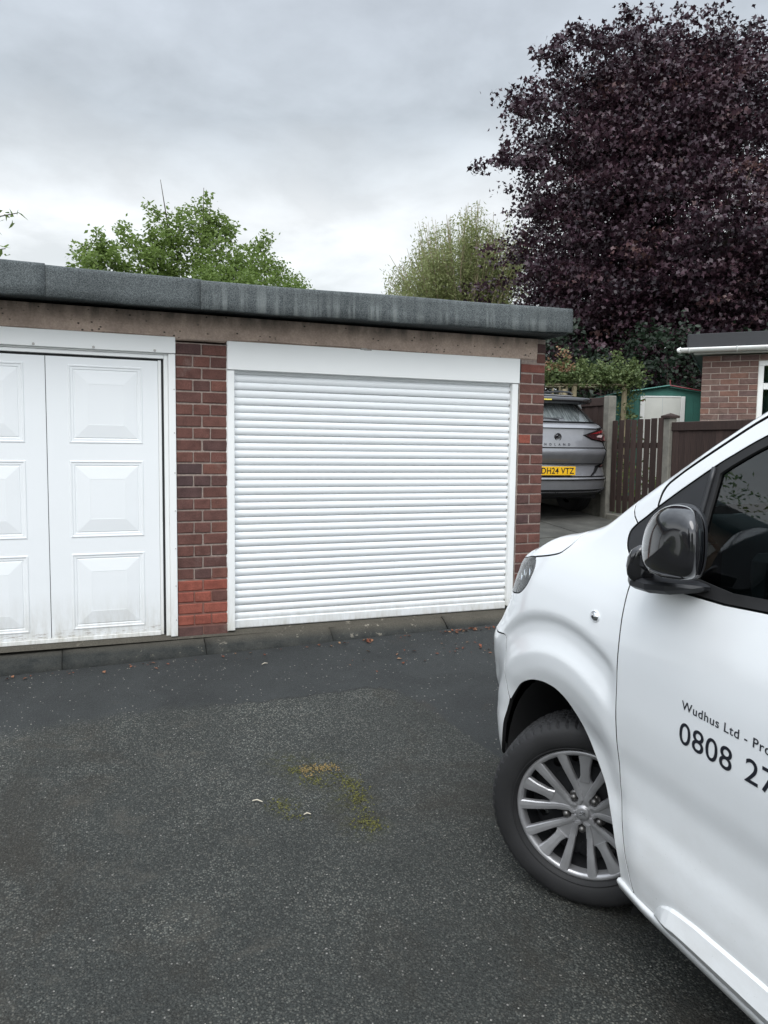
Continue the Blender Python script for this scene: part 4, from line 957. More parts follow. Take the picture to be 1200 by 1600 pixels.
# cabin: dash, vent, seats, floor, far side seen through the glass
M['dash'] = plain('dark_dashboard', (.030, .040, .044), .6, var=.15, sc=20)
M['dash2'] = plain('grey_dash_trim', (.07, .085, .09), .45, var=.1, sc=20)
M['seat'] = plain('dark_seat_cloth', (.03, .032, .036), .9, var=.2, sc=30, bmp=.3)
cab = bpy.data.objects.new('dashboard', None); COL.objects.link(cab); cab.parent = van
V = []; F = []
dp_ = [(-.05, 1.36), (-.20, 1.435), (-.34, 1.465), (-.46, 1.468), (-.55, 1.452), (-.60, 1.41), (-.605, 1.32), (-.63, 1.22), (-.62, 1.0), (-.3, .8)]
ysx = [.86, .80, .6, .3, 0, -.3, -.6, -.80, -.86]
for y in ysx:
    for i, (x, z) in enumerate(dp_): V.append((x+.12*(1-abs(y)/.86)*(-.0)-(.03 if abs(y) < .85 else 0), y, z-(.02 if abs(y) > .85 else 0)+.012*math.cos(y*5)))
n = len(dp_)
for i in range(len(ysx)-1):
    for j in range(n-1): F.append((i*n+j, i*n+j+1, (i+1)*n+j+1, (i+1)*n+j))
recalc(mk('dash_body', V, F, M['dash'], cab, smooth=True))
for y0, y1 in ((.60, .79), (.05, .22), (-.22, -.05)):
    MB().box(-.665, -.59, y0, y1, 1.21, 1.385, c=.02).build('vent_housing', M['dash2'], cab)
    MB().box(-.670, -.62, y0+.025, y1-.025, 1.235, 1.36, c=.01).build('vent_cavity', M['van_in'], cab)
    for k in range(4): box('vent_fin', -.676, -.63, y0+.03, y1-.03, 1.25+k*.026, 1.256+k*.026, M['dash'], cab)
MB().box(-.70, -.58, .30, .56, 1.02, 1.20, c=.02).build('glove_box', M['dash'], cab)
MB().box(-.68, -.55, -.64, -.26, 1.36, 1.50, c=.03).build('instrument_hood', M['dash'], cab)
t = [(-.76+.05*math.sin(a)*0+.03*math.cos(a), -.44+.19*math.cos(a), 1.22+.17*math.sin(a)) for a in np.linspace(0, 2*math.pi, 25)]
MB().tube(t, .015, 8, cap=False).build('steering_wheel', M['dash'], van)
for y in (.45, -.45):
    st = bpy.data.objects.new('cab_seat', None); COL.objects.link(st); st.parent = van
    MB().box(-1.42, -.98, y-.25, y+.25, .72, .86, c=.05).build('seat_base', M['seat'], st, smooth=False)
    MB().box(-1.55, -1.42, y-.24, y+.24, .84, 1.40, c=.05).build('backrest', M['seat'], st); MB().box(-1.54, -1.45, y-.13, y+.13, 1.43, 1.62, c=.04).build('headrest', M['seat'], st)
box('bulkhead', -1.66, -1.63, -.80, .80, .4, 1.93, M['dash2'], van); box('cab_floor', -1.6, -.50, -.85, .85, .40, .45, M['van_in'], van)
panel('door_trim', [(-.34, .45), (-.34, 1.25), (-.52, 1.255), (-.83, 1.262), (-1.38, 1.29), (-1.38, .45)], lambda l, q: VS(l, q, -.055), M['dash'], van, .06, rim=0)
panel('pillar_trim', clean([(-.36, 1.47)]+frm[2:]+[(-1.345, 1.86), (-.95, 1.83), (-.65, 1.73), (-.45, 1.585), (-.36, 1.51)]), lambda l, q: VS(l, q, -.045), M['dash2'], van, .05, rim=0)

# ------------------------------------------------------------------ grey SUV on the drive: rear body as one surface RS(a, z), cut into panels
def cpaint(name, col, rough, metal=.5):
    m, nt, b = mat(name, col, rough, metal, coat=1.0); co = objco(nt); n = noise(nt, co, 5, 5, .6)
    L_(nt, mixc(nt, 1.0, col, ramp(nt, n, [(.3, .9), (.7, 1.08)]), 'MULTIPLY'), b.inputs['Base Color']); return m
M['suv'] = cpaint('metallic_grey_paint', (.225, .228, .242), .36, .4)
M['suv_glass'] = mat('dark_rear_glass', (.05, .058, .06), .08, coat=1.0, spec=.8)[0]
m, nt, b = mat('rear_glass_wet', (.10, .115, .118), .18, coat=.6); co = objco(nt)
st = noise(nt, scl(nt, co, (3, 30, 3)), 1.6, 4, .7); L_(nt, mixc(nt, ramp(nt, st, [(.4, 0.0), (.7, 1.0)]), (.06, .07, .072), (.20, .22, .22)), b.inputs['Base Color']); M['suv_rear'] = m
M['red_lamp'] = mat('red_lamp', (.22, .008, .012), .15, coat=1.0)[0]; M['dark_lamp'] = mat('smoked_lamp', (.03, .008, .010), .15, coat=1.0)[0]
M['clear_lamp'] = mat('clear_lamp', (.45, .35, .34), .15, coat=1.0)[0]
M['plate'] = mat('yellow_plate', (.80, .46, .015), .4)[0]; M['sat_chrome'] = mat('satin_silver', (.62, .63, .66), .3, .7)[0]
M['sticker'] = mat('yellow_sticker', (.75, .62, .10), .5)[0]
sA, sB, sN = .55, .93, 2.7
_u = np.linspace(0, np.pi/2, 3000); _sx = sA*(1-np.cos(_u)**(2/sN)); _sy = sB*np.sin(_u)**(2/sN)
_sl = np.concatenate([[0], np.cumsum(np.hypot(np.diff(_sx), np.diff(_sy)))]); SLM = _sl[-1]
XRr = pchip([.20, .26, .30, .38, .46, .48, .60, .66, .68, .80, .835, .86, .95, 1.08, 1.13, 1.16, 1.19, 1.30, 1.42, 1.46, 1.50, 1.545, 1.60, 1.63], [.20, .12, .05, .02, .012, .03, .085, .100, .085, .020, .008, .040, .058, .085, .090, .125, .20, .335, .47, .50, .52, .56, .75, 1.1])
SWd = pchip([.20, .3, .45, .62, .80, .95, 1.08, 1.16, 1.30, 1.45, 1.55, 1.60, 1.63], [.86, .915, .935, .94, .94, .925, .90, .865, .81, .74, .68, .62, .52])
def RS(a, z, off=0.0):
    a = np.asarray(a, float); z = np.asarray(z, float); s = np.sign(a); t = np.abs(a)
    tt = np.clip(t, 0, SLM-1e-3); x = np.interp(tt, _sl, _sx)+np.maximum(t-SLM, 0); y = np.interp(tt, _sl, _sy); e = 1e-3
    ax = np.interp(tt+e, _sl, _sx)-np.interp(tt, _sl, _sx); ay = np.interp(tt+e, _sl, _sy)-np.interp(tt, _sl, _sy); n = np.hypot(ax, ay)+1e-12
    k = SWd(z)/sB; g = 1-.5*np.clip(x/.5, 0, 1)*0
    X = x+XRr(z)*np.clip(1-(x-.35)/.9, 0, 1); return np.stack([X-off*ay/n, s*y*k+s*off*ax/n, z+0*a], -1)
# surface seen from outside: a runs to the car's right, so flip orientation with z downwards
def RSv(u, v, off=0.0): return RS(u, v, off)
suv = thing('suv', 'metallic grey SUV parked beside the garages, its rear half hidden by the brick corner', 'car')
sh = math.radians(3.5); sO = Vector((5.085, 3.30, .318))
# local x forward, local y to the right
Fv = Vector((math.sin(sh), math.cos(sh), .03)).normalized(); Rv = Vector((math.cos(sh), -math.sin(sh), 0)); Uv = Rv.cross(Fv)
suv.matrix_world = Matrix([[Fv[i], Rv[i], -Uv[i] if Uv.z < 0 else Uv[i], sO[i]] for i in range(3)]+[[0, 0, 0, 1]])
def rp2(name, poly, m_, parent=suv, off=0.0, step=.04, rim=.012, gap=.002, sym=False, both=True):
    # RS has outward normal = cross(dz, da); panel() expects -cross(du, dv): give it (z, a) swapped
    def sw(u, v, o=0.0): return RS(v, u, o)
    o = panel(name, [(q, p) for p, q in poly], (lambda u, v, off=0.0: RS(-v if False else v, u, off)), m_, parent, step=step, gap=gap, off=off, rim=rim)
    return o
def mir_poly(p): return [(-a, b) for a, b in p[::-1]]
def both(name, poly, m_, **k):
    r = rp2(name, poly, m_, **k); rp2(name, mir_poly(poly), m_, **k); return r
E_ = 1.16+.55      # arc length where the flank begins, roughly
# full-width panels
def band(z0, z1, a1, zz0=None, zz1=None): return [(-a1, z0), (a1, z0), (a1, z1), (-a1, z1)]
rp2('tailgate', [(-.80, .872), (.80, .872), (.76, .945), (.52, .978), (.395, 1.033), (.52, 1.066), (.70, 1.105), (.70, 1.115), (-.70, 1.115), (-.70, 1.105), (-.52, 1.066), (-.395, 1.033), (-.52, .978), (-.76, .945)], M['suv'], off=.004)
rp2('tailgate_lower', [(-.83, .672), (.83, .672), (.81, .868), (-.81, .868)], M['suv'])
rp2('tailgate_ledge', [(-.66, 1.12), (.66, 1.12), (.86, 1.135), (.82, 1.185), (-.82, 1.185), (-.86, 1.135)], M['suv'], step=.02)
rp2('rear_window', [(-.70, 1.195), (.70, 1.195), (.70, 1.445), (-.70, 1.445)], M['suv_rear'], off=-.004)
both('side_glass', [(.705, 1.195), (1.0, 1.20), (1.15, 1.26), (1.12, 1.46), (.705, 1.46)], M['suv_glass'], off=-.003)
both('shoulder', [(.87, 1.12), (1.2, 1.12), (2.2, 1.13), (2.2, 1.19), (1.1, 1.19), (.84, 1.185)], M['suv'])
lampP = [(.41, 1.035), (.52, 1.06), (.70, 1.098), (.88, 1.128), (1.12, 1.115), (1.30, 1.05), (1.12, .985), (.94, .95), (.74, .955), (.52, .985)]
tl = both('tail_light', lampP, M['dark_lamp'], off=.006, step=.03)
rp2('red_strip', [(.48, 1.042), (.70, 1.088), (.88, 1.116), (1.10, 1.102), (1.0, 1.076), (.74, 1.062)], M['red_lamp'], parent=tl, off=.010, step=.03, rim=.003)
rp2('red_strip', [(.80, .965), (.94, .962), (1.16, 1.01), (1.20, 1.05), (.98, 1.055), (.86, 1.02)], M['red_lamp'], parent=tl, off=.010, step=.03, rim=.003)
rp2('clear_segment', [(.62, 1.01), (.74, 1.0), (.80, 1.045), (.68, 1.04)], M['clear_lamp'], parent=tl, off=.010, step=.03, rim=.003)
wa = [(2.0-.38*math.cos(t)-.05, .33+.40*math.sin(t)) for t in np.linspace(0, math.pi, 14)]
both('quarter_panel', [(.815, .868), (.835, .672), (1.30, .68), (1.50, .66)]+[(2.08-.40*math.cos(t), .33+.42*math.sin(t)) for t in np.linspace(.95, math.pi, 10)]+[(2.9, .33), (2.9, 1.115), (1.34, 1.115), (1.31, 1.05), (1.12, .98), (.94, .945), (.785, .948)], M['suv'], step=.05)
rp2('rear_bumper', [(-.52, .50), (.52, .50), (.60, .555), (.66, .63), (.86, .665), (-.86, .665), (-.66, .63), (-.60, .555)], M['suv'], off=-.012, step=.03)
both('bumper_corner', [(.53, .50), (1.62, .50), (1.60, .60), (1.49, .655), (1.2, .665), (1.2, .625), (.70, .615), (.63, .555)], M['suv'], step=.03)
both('reflector_strip', [(.72, .622), (1.18, .632), (1.18, .662), (.84, .660)], M['red_lamp'], step=.03)
rp2('bumper_ledge', [(-1.5, .462), (1.5, .462), (1.5, .496), (-1.5, .496)], M['suv'], step=.02)
rp2('bumper_lower', [(-1.62, .335), (1.62, .335), (1.62, .458), (-1.62, .458)], M['suv'], step=.04)
rp2('diffuser', [(-1.5, .235), (1.5, .235), (1.58, .325), (-1.58, .325)], M['trim_black'], step=.03)
both('silver_trim', [(-.02, .292), (.70, .296), (.86, .330), (1.20, .334), (1.20, .345), (.84, .345), (.68, .312), (-.02, .308)], M['sat_chrome'], off=.014, step=.012)
both('silver_trim', [(.80, .268), (1.15, .278), (1.19, .330), (1.165, .330), (1.12, .290), (.80, .280)], M['sat_chrome'], off=.012, step=.012)
rp2('body_filler', [(-3.0, .30), (3.0, .30), (3.0, 1.46), (-3.0, 1.46)], M['van_in'], off=-.03, step=.1, rim=0) if False else None
rp2('inner_body', [(-1.5, .26), (1.5, .26), (1.5, 1.45), (-1.5, 1.45)], M['van_in'], off=-.03, step=.08, rim=0)
# spoiler and roof as lofted slabs
def loft(name, secs, m_, parent=suv, smooth=True):
    V = [p for s in secs for p in s]; n = len(secs[0]); F = [(i*n+j, i*n+(j+1) % n, (i+1)*n+(j+1) % n, (i+1)*n+j) for i in range(len(secs)-1) for j in range(n)]
    F += [tuple(range(n))[::-1], tuple((len(secs)-1)*n+j for j in range(n))]; return recalc(mk(name, V, F, m_, parent, smooth))
sec = []
for y in (-.66, -.60, -.45, 0, .45, .60, .66):
    k = 1-abs(y)/.66*.0; e = .05*(abs(y)/.66)**2; d = .02 if abs(y) > .62 else 0
    sec.append([(.30+e+d, y, 1.470), (.305+e+d, y, 1.515-d*.4), (.45+e, y, 1.548-e*.3-d*.3), (.62, y, 1.562-e*.4), (.62, y, 1.46), (.45+e, y, 1.432), (.34+e+d, y, 1.440)])
loft('roof_spoiler', sec, M['gloss_black'])
sec = []
for x, w, z in ((.47, .55, 1.545), (.62, .62, 1.568), (.9, .64, 1.588), (1.5, .65, 1.60), (2.4, .64, 1.585), (2.9, .6, 1.52)):
    sec.append([(x, -w, z-.10), (x, -w*.97, z-.035), (x, -w*.8, z-.008), (x, 0, z), (x, w*.8, z-.008), (x, w*.97, z-.035), (x, w, z-.10), (x, 0, z-.12)])
loft('roof', sec, M['suv'])
for s_ in (1, -1): MB().tube([(.62, .52*s_, 1.575), (.72, .535*s_, 1.605), (1.0, .55*s_, 1.625), (1.8, .56*s_, 1.63), (2.3, .55*s_, 1.61)], [.008, .012, .013, .013, .008], 8).build('roof_rail', M['trim_black'], suv, smooth=True)
# front part of the body, simple but closed
sec = []
for x, w, zb, zt_, gw in ((1.0, .93, .25, 1.14, .74), (2.0, .935, .22, 1.12, .73), (3.0, .93, .22, 1.08, .66), (3.4, .92, .22, 1.02, .5), (4.1, .88, .24, .92, .4), (4.42, .70, .35, .75, .3)):
    sec.append([(x, -w*.95, zb), (x, -w, zb+.3), (x, -w, zt_-.12), (x, -w*.93, zt_), (x, 0, zt_+.04), (x, w*.93, zt_), (x, w, zt_-.12), (x, w, zb+.3), (x, w*.95, zb)])
loft('front_body', sec, M['suv'])
sec = []
for x, w, z in ((.7, .70, 1.50), (1.5, .73, 1.58), (2.4, .70, 1.56), (3.2, .60, 1.14)):
    sec.append([(x, -w*1.16, 1.12), (x, -w, z-.04), (x, w, z-.04), (x, w*1.16, 1.12)])
loft('greenhouse', sec, M['suv_glass'], smooth=False)
box('underbody', .25, 3.9, -.72, .72, .20, .34, M['van_in'], suv)
# wheels: plain dark tyre, silver face
for (x, y) in ((.97, .82), (.97, -.82), (3.62, .82), (3.62, -.82)):
    w = bpy.data.objects.new('wheel', None); COL.objects.link(w); w.parent = suv; s_ = 1 if y > 0 else -1
    w.matrix_local = Matrix.Translation((x, y, .355)) @ Matrix.Rotation(-math.pi/2*s_, 4, 'X')
    lathe('tyre', [(.24, .09), (.26, .108), (.30, .113), (.335, .105), (.352, .085), (.355, .03), (.352, .028), (.355, .024), (.355, -.024), (.352, -.028), (.355, -.03), (.352, -.085), (.335, -.105), (.30, -.113), (.22, -.10)], 48, M['tyre'], w)
    lathe('rim', [(.0, .07), (.06, .075), (.10, .06), (.18, .07), (.225, .09), (.242, .092), (.243, .0), (.2, -.05), (.0, -.05)], 40, M['alloy'], w)
box('axle_beam', .93, 1.03, -.75, .75, .30, .36, M['steel_dark'], suv); MB().tube([(.30, -.35, .29), (.75, -.35, .29), (.75, .30, .28), (.45, .35, .27)], .035, 10).build('silencer', M['steel_dark'], suv)
# plate, emblem, wiper, lettering
def onrear(a, z, off): return Vector([float(v) for v in RS(np.array([a]), np.array([z]), off)[0]])
pl_ = box('number_plate', .0, .008, -.26, .26, .520, .631, M['plate'], suv, c=.003); pl_.location = (.030, 0, 0); pl_.rotation_euler = (0, .0, 0)
def flat(txt, x, y0, z0, size, mat_, parent, name, xs=1.0, bold=0.0, sp=1.0):
    c = bpy.data.curves.new('t', 'FONT'); c.body = txt; c.size = size; c.resolution_u = 3; c.offset = bold; c.space_character = sp
    o = bpy.data.objects.new('t', c); COL.objects.link(o); dg = bpy.context.evaluated_depsgraph_get(); dg.update()
    me = bpy.data.meshes.new_from_object(o.evaluated_get(dg)); bpy.data.objects.remove(o)
    co = np.array([v.co[:] for v in me.vertices]); mx = co[:, 0].max(); P = np.stack([np.full(len(co), x), y0+(co[:, 0]-mx/2)*xs, z0+co[:, 1]], 1)
    me.vertices.foreach_set('co', P.ravel()); me.materials.clear(); me.materials.append(mat_); me.name = name; me.update(); return link(name, me, parent)
flat('DH24 VTZ', -.0012, 0, .541, .108, M['ink'], pl_, 'registration', xs=.92, bold=.0015, sp=1.05)
lettering('GRANDLAND', -.40, .897, .042, suv, M['ink'], xs=1.0, sp=2.85, surf=RS, off=.008, dirn=1, bold=.001, name='badge_lettering')
ec = onrear(0, 1.005, .008); EM = Matrix.Translation(ec) @ Matrix.Rotation(-math.pi/2, 4, 'Y')
em = lathe('emblem', [(.0, .002), (.040, .003), (.046, .006), (.050, .004), (.052, -.004)], 36, M['gloss_black'], suv, EM)
MBx = MB(); MBx.tube([(.018, -.034, .006), (.024, -.006, .007), (.004, .006, .008), (.010, .030, .007)], [.004, .006, .006, .003], 6); MBx.tube([(-.026, -.026, .006), (-.022, .002, .007), (-.004, .018, .007)], [.003, .005, .003], 6)
o = MBx.build('emblem_beast', M['chrome'], em); o.data.transform(EM)
o['kind'] = 'stuff'; del o['kind']
MB().tube([onrear(.10, 1.215, .02), onrear(-.02, 1.235, .026), onrear(-.30, 1.25, .022), onrear(-.52, 1.255, .014)], [.016, .014, .010, .006], 8).build('rear_wiper', M['trim_black'], suv, smooth=True)
loft('wiper_cover', [[tuple(onrear(a, z, d)) for z, d in ((1.20, .004), (1.205, .03), (1.24, .03), (1.25, .004))] for a in (-.16, .0, .14, .19)], M['gloss_black'], smooth=False)
box('spoiler_sticker', .292, .299, -.26, .02, 1.476, 1.492, M['sticker'], suv)
MB().tube([onrear(1.16, .93, .004), onrear(1.15, .84, .004), onrear(1.10, .72, .004)], .0035, 6).build('drip_mark', M['clear_lamp'], suv)

def shift_up(o):
    for ch in o.children:
        if ch.name.split('.')[0] == 'wheel': continue
        if ch.type == 'MESH' and not ch.get('_s'): ch.data.transform(Matrix.Translation((0, 0, .062))); 
        shift_up(ch)
shift_up(suv)

# ------------------------------------------------------------------ fences and gate along the drive
FX = 6.10
def post(label, y, z1, w=.105, cap=None, x=FX, h0=None):
    zb = gz(x, y)-.15; t = thing('fence_post', label, 'fence post', (x, y, gz(x, y)), 0)
    z0 = -.15; zt = z1-gz(x, y)
    MB().box(-w/2, w/2, -w/2, w/2, z0, zt, c=.008).build('shaft', M['postc'], t)
    if cap:
        s = w/2+.022; V = [(-s, -s, zt+.001), (s, -s, zt+.001), (s, s, zt+.001), (-s, s, zt+.001), (-s, -s, zt+.028), (s, -s, zt+.028), (s, s, zt+.028), (-s, s, zt+.028), (0, 0, zt+.062)]
        mk('post_cap', V, [(3, 2, 1, 0), (0, 1, 5, 4), (1, 2, 6, 5), (2, 3, 7, 6), (3, 0, 4, 7), (4, 5, 8), (5, 6, 8), (6, 7, 8), (7, 4, 8)], M['fence'] if cap == 'wood' else M['postc'], t)
    return t
def panel_fence(label, y0, y1, z1, rail, bw=.098, zb=None, x=FX):
    """boards one by one, a capping rail, and a concrete gravel board at the foot"""
    ym = (y0+y1)/2; g = gz(x, ym); t = thing('board_fence', label, 'fence', (x, ym, g), 0)
    n = int(round((y1-y0)/bw)); w = (y1-y0)/n; bm1 = MB().box(-.009, .009, -w/2-.008, w/2-.003, 0, 1, c=.002).build('b', M['fence']); me = bm1.data; bpy.data.objects.remove(bm1)
    for i in range(n):
        o = link('board', me, t, (random.uniform(-.003, .003)+(.006 if i % 2 else 0), y0-ym+w*(i+.5), .26)); o.scale = (1, 1, z1-rail-g-.26); o.rotation_euler = (random.uniform(-.004, .004), 0, random.uniform(.03, .06))
    MB().box(-.026, .026, y0-ym-.01, y1-ym+.01, z1-rail-g, z1-g, c=.006).build('capping_rail', M['fence'], t)
    MB().box(.012, .05, y0-ym, y1-ym, .60, .68).build('back_rail', M['fence'], t)
    MB().box(-.02, .03, y0-ym, y1-ym, -.20, .255, c=.006).build('gravel_board', M['postc'], t)
    return t
post('tall concrete post between the dark fence panel and the picket gate', 3.63, 1.955, .12)
post('concrete post with pointed cap on the right of the picket gate', 2.47, 1.625, .11, 'wood')
panel_fence('dark brown boarded fence panel behind the grey SUV', 3.70, 5.55, 1.945, .115)
panel_fence('next brown fence panel further back, hidden behind the SUV', 5.68, 7.5, 1.97, .115)
post('far concrete post behind the grey SUV', 5.615, 1.97)
panel_fence('low dark brown fence panel in front of the brick house', .55, 2.41, 1.575, .105)
post('concrete post hidden low behind the white van', .49, 1.60, .10, 'plain'); panel_fence('brown fence panel nearest the camera, behind the van', -1.4, .43, 1.55, .10)
gate = thing('picket_gate', 'dark brown picket gate of uneven slats between two concrete posts', 'gate', (FX-.01, 3.03, gz(FX, 3.03)))
n = 8; y0, y1 = 2.545, 3.55; gg = gz(FX, 3.03)
for i in range(n):
    w = (y1-y0)/n; yc = y0+w*(i+.5)-3.03; hw = w/2-random.uniform(.012, .017); tz = 1.628-gg+random.uniform(-.008, .006)
    o = MB().box(-.008, .008, -hw, hw, .115+random.uniform(-.01, .01), tz, c=.003).build('picket', M['fence'], gate, loc=(0, yc, 0)); o.rotation_euler = (random.uniform(-.006, .006), 0, 0)
for z in (.28, .98): MB().box(.012, .045, y0-3.03+.01, y1-3.03-.01, z, z+.07, c=.003).build('cross_rail', M['fence'], gate)
MB().box(-.06, .30, y0-3.03, y1-3.03, -.25, .095, c=.01).build('threshold', M['postc'], gate)
b_ = MB(); b_.tube([(.028, y0-3.0, .32), (.028, y1-3.06, 1.0)], .022, 4); b_.build('diagonal_brace', M['fence'], gate)

# ------------------------------------------------------------------ brick house corner with gutter and window
hd = Vector((.688, -.725, 0)).normalized(); hn = Vector((-hd.y, hd.x, 0))       # along the wall; into the house
hO = Vector((7.0, 2.94, 0)); hg = gz(7.0, 2.9)
house = thing('brick_house', 'single storey brick house with flat roof, white gutter and white framed window', 'house')
house.matrix_world = Matrix([[hd[i], hn[i], (0, 0, 1)[i], (hO.x, hO.y, hg)[i]] for i in range(3)]+[[0, 0, 0, 1]])
ZT_ = 2.462-hg; LH = 6.0; wx0, wx1 = .665, 2.1; wz0, wz1 = 1.60-hg-.45, 2.385-hg
wl = MB(); wl.box(.0045, wx0, .0045, .25, -.3, ZT_); wl.box(wx1, LH, .0045, .25, -.3, ZT_); wl.box(wx0+.0005, wx1-.0005, .0055, .25, -.3, wz0); wl.box(wx0+.0005, wx1-.0005, .0055, .25, wz1, ZT_)
wall = wl.build('wall', M['mortar_house'], house)
MB().box(.012, .25, .251, 5.0, -.3, ZT_).build('wall', M['mortar_house'], house)
hs = [brick_mesh('hs', .215, .0648, .09, M['brick_house'], .003, .0012) for _ in range(3)]; hh_ = [brick_mesh('hh', .1025, .0648, .09, M['brick_house'], .003, .001) for _ in range(2)]
cnt = 0
for k in range(20):
    z = ZT_-.0375-k*.075
    x = 0.003 if k % 2 == 0 else -.1095
    while x < 1.6 and cnt < 290:
        x1 = x+.215
        xa = max(x, .003); inrow = (z < wz1 and z > wz0-.03)
        xb = min(x+.215, wx0-.003) if (inrow and xa < wx0-.03) else x+.215
        if not (inrow and xb > wx0):
            L_b = xb-xa
            if L_b > .03:
                o = place_brick(random.choice(hs) if L_b > .12 else random.choice(hh_), wall, (xa+xb)/2, -.001, z); o.scale = (L_b/(.215 if L_b > .12 else .1025), 1, 1); cnt += 1
        x += .225
win = MB(); fr_ = .065
win.box(wx0, wx1, .02, .09, wz1-fr_, wz1, c=.004); win.box(wx0, wx0+fr_, .021, .089, wz0, wz1-fr_-.0005, c=.004); win.box(wx1-fr_, wx1, .021, .089, wz0, wz1-fr_-.0005, c=.004); win.box(wx0+fr_, wx1-fr_, .021, .089, wz0, wz0+fr_, c=.004)
wz_m = 2.06-hg
win.box(wx0+fr_, wx1-fr_, .018, .088, wz_m-.04, wz_m+.04, c=.004); win.box(1.42, 1.50, .019, .087, wz0+fr_, wz_m-.041, c=.004)
M['upvc'] = plain('upvc_white', (.78, .79, .77), .35, var=.05); M['curtain'] = plain('pale_curtain', (.42, .47, .47), .9, var=.12, sc=10)
w_ = win.build('window', M['upvc'], house)
MB().box(wx0+fr_+.002, wx1-fr_-.002, .045, .052, wz_m+.042, wz1-fr_-.002).build('pane', M['glass'], w_); MB().box(wx0+fr_+.002, 1.418, .045, .052, wz0+fr_+.002, wz_m-.042).build('pane', M['glass'], w_); MB().box(1.502, wx1-fr_-.002, .045, .052, wz0+fr_+.002, wz_m-.042).build('pane', M['glass'], w_)
V = []; F = []; k = 0
for i, x in enumerate(np.linspace(wx0+.02, wx1-.02, 60)): V += [(x, .16+.012*math.sin(i*1.1), wz0), (x, .16+.012*math.sin(i*1.1+.3), wz1)]
mk('curtain', V, [(2*i, 2*i+2, 2*i+3, 2*i+1) for i in range(59)], M['curtain'], w_, smooth=True)
MB().box(-.16, LH, -.10, 5.0, ZT_+.115, ZT_+.262).build('roof', M['trim_black'], house)
MB().box(-.17, LH, -.128, -.101, ZT_+.10, ZT_+.272, c=.003).build('fascia_board', M['trim_black'], house); MB().box(-.185, -.161, -.12, 5.0, ZT_+.10, ZT_+.268, c=.003).build('fascia_board', M['trim_black'], house)
MB().box(-.10, LH, -.10, .0, ZT_+.015, ZT_+.035).build('soffit', M['upvc'], house)
V = []; F = []; xs = np.linspace(-.26, LH, 40)
for x in xs:
    for t in np.linspace(0, math.pi, 11): V.append((x, -.188+.056*math.cos(t+math.pi)*-1, ZT_+.085-.052*math.sin(t)+.004*x*0))
n = 11; F = [(i*n+j, i*n+j+1, (i+1)*n+j+1, (i+1)*n+j) for i in range(39) for j in range(10)]+[tuple(range(11))]
g_ = mk('gutter', V, F, M['upvc'], house, smooth=True); so_ = g_.modifiers.new('s', 'SOLIDIFY'); so_.thickness = .004
for x in (-.14, .42, 1.3): MB().tube([(x-.012, -.188+.062*math.cos(t)*1, ZT_+.087-.058*math.sin(t)) for t in np.linspace(0, math.pi, 9)], .010, 6).build('gutter_clip', M['upvc'], house)
MB().tube([(-.30, -.188, ZT_+.062), (-.255, -.188, ZT_+.062)], [.022, .045], 12).build('gutter_stop_end', M['upvc'], house)
MB().box(-.22, LH, -.135, -.129, ZT_+.034, ZT_+.099).build('soffit', M['upvc'], house)

# ------------------------------------------------------------------ green shed
M['shed_g'] = plain('green_steel', (.045, .165, .135), .5, var=.15); M['shed_w'] = plain('cream_steel_door', (.60, .61, .57), .5, var=.06); M['shed_r'] = plain('red_verge', (.20, .04, .045), .5)
sd_ = Vector((.925, -.38, 0)).normalized(); sn_ = Vector((-sd_.y, sd_.x, 0)); sg = gz(8.6, 5.5)
shed = thing('garden_shed', 'green metal garden shed with cream sliding door and red roof edge', 'shed')
shed.matrix_world = Matrix([[sd_[i], sn_[i], (0, 0, 1)[i], (8.70, 5.46, sg)[i]] for i in range(3)]+[[0, 0, 0, 1]])
ez, rz = 2.175-sg, 2.30-sg
V = [(-.86, 0, -.1), (.86, 0, -.1), (.86, 0, ez), (.0, 0, rz), (-.86, 0, ez), (-.86, 1.8, -.1), (.86, 1.8, -.1), (.86, 1.8, ez), (0, 1.8, rz), (-.86, 1.8, ez)]
mk('shell', V, [(0, 1, 2, 3, 4), (9, 8, 7, 6, 5), (0, 5, 6, 1), (1, 6, 7, 2), (4, 9, 5, 0)], M['shed_g'], shed)
for k in range(13):
    x = -.84+k*.14
    if -.50 < x < .36: continue
    MB().box(x-.006, x+.006, -.010, -.001, -.05, ez-.03, c=.002).build('rib', M['shed_g'], shed)
for s in (-1, 1):
    V = [(0, -.06, rz+.012), (s*.93, -.06, ez-.012), (s*.93, 1.86, ez-.012), (0, 1.86, rz+.012)]; o = mk('roof_sheet', V, [(0, 1, 2, 3)], M['shed_g'], shed); o.modifiers.new('s', 'SOLIDIFY').thickness = .02
    MB().tube([(0, -.065, rz+.018), (s*.93, -.065, ez-.006)], .011, 4).build('verge_trim', M['shed_r'] if s > 0 else M['shed_g'], shed)
MB().box(-.005, .012, -.06, -.04, rz+.02, rz+.11).build('finial', M['shed_r'], shed)
dr = MB().box(-.40, .20, -.030, -.012, -.02, ez-.055, c=.003).build('door', M['shed_w'], shed)
MB().box(-.475, -.402, -.040, -.011, -.03, ez-.035, c=.003).build('door_frame', M['upvc'], shed); MB().box(.202, .275, -.040, -.011, -.03, ez-.035, c=.003).build('door_frame', M['upvc'], shed); MB().box(-.401, .201, -.036, -.011, ez-.054, ez-.030, c=.003).build('door_frame', M['upvc'], shed)
MB().box(-.104, -.098, -.033, -.0305, 0, ez-.06).build('door_seam', M['curtain'], dr)
MB().tube([(-.438, -.045, ez-.11), (-.438, -.041, ez-.11)], .018, 10).build('red_knob', M['shed_r'], shed)

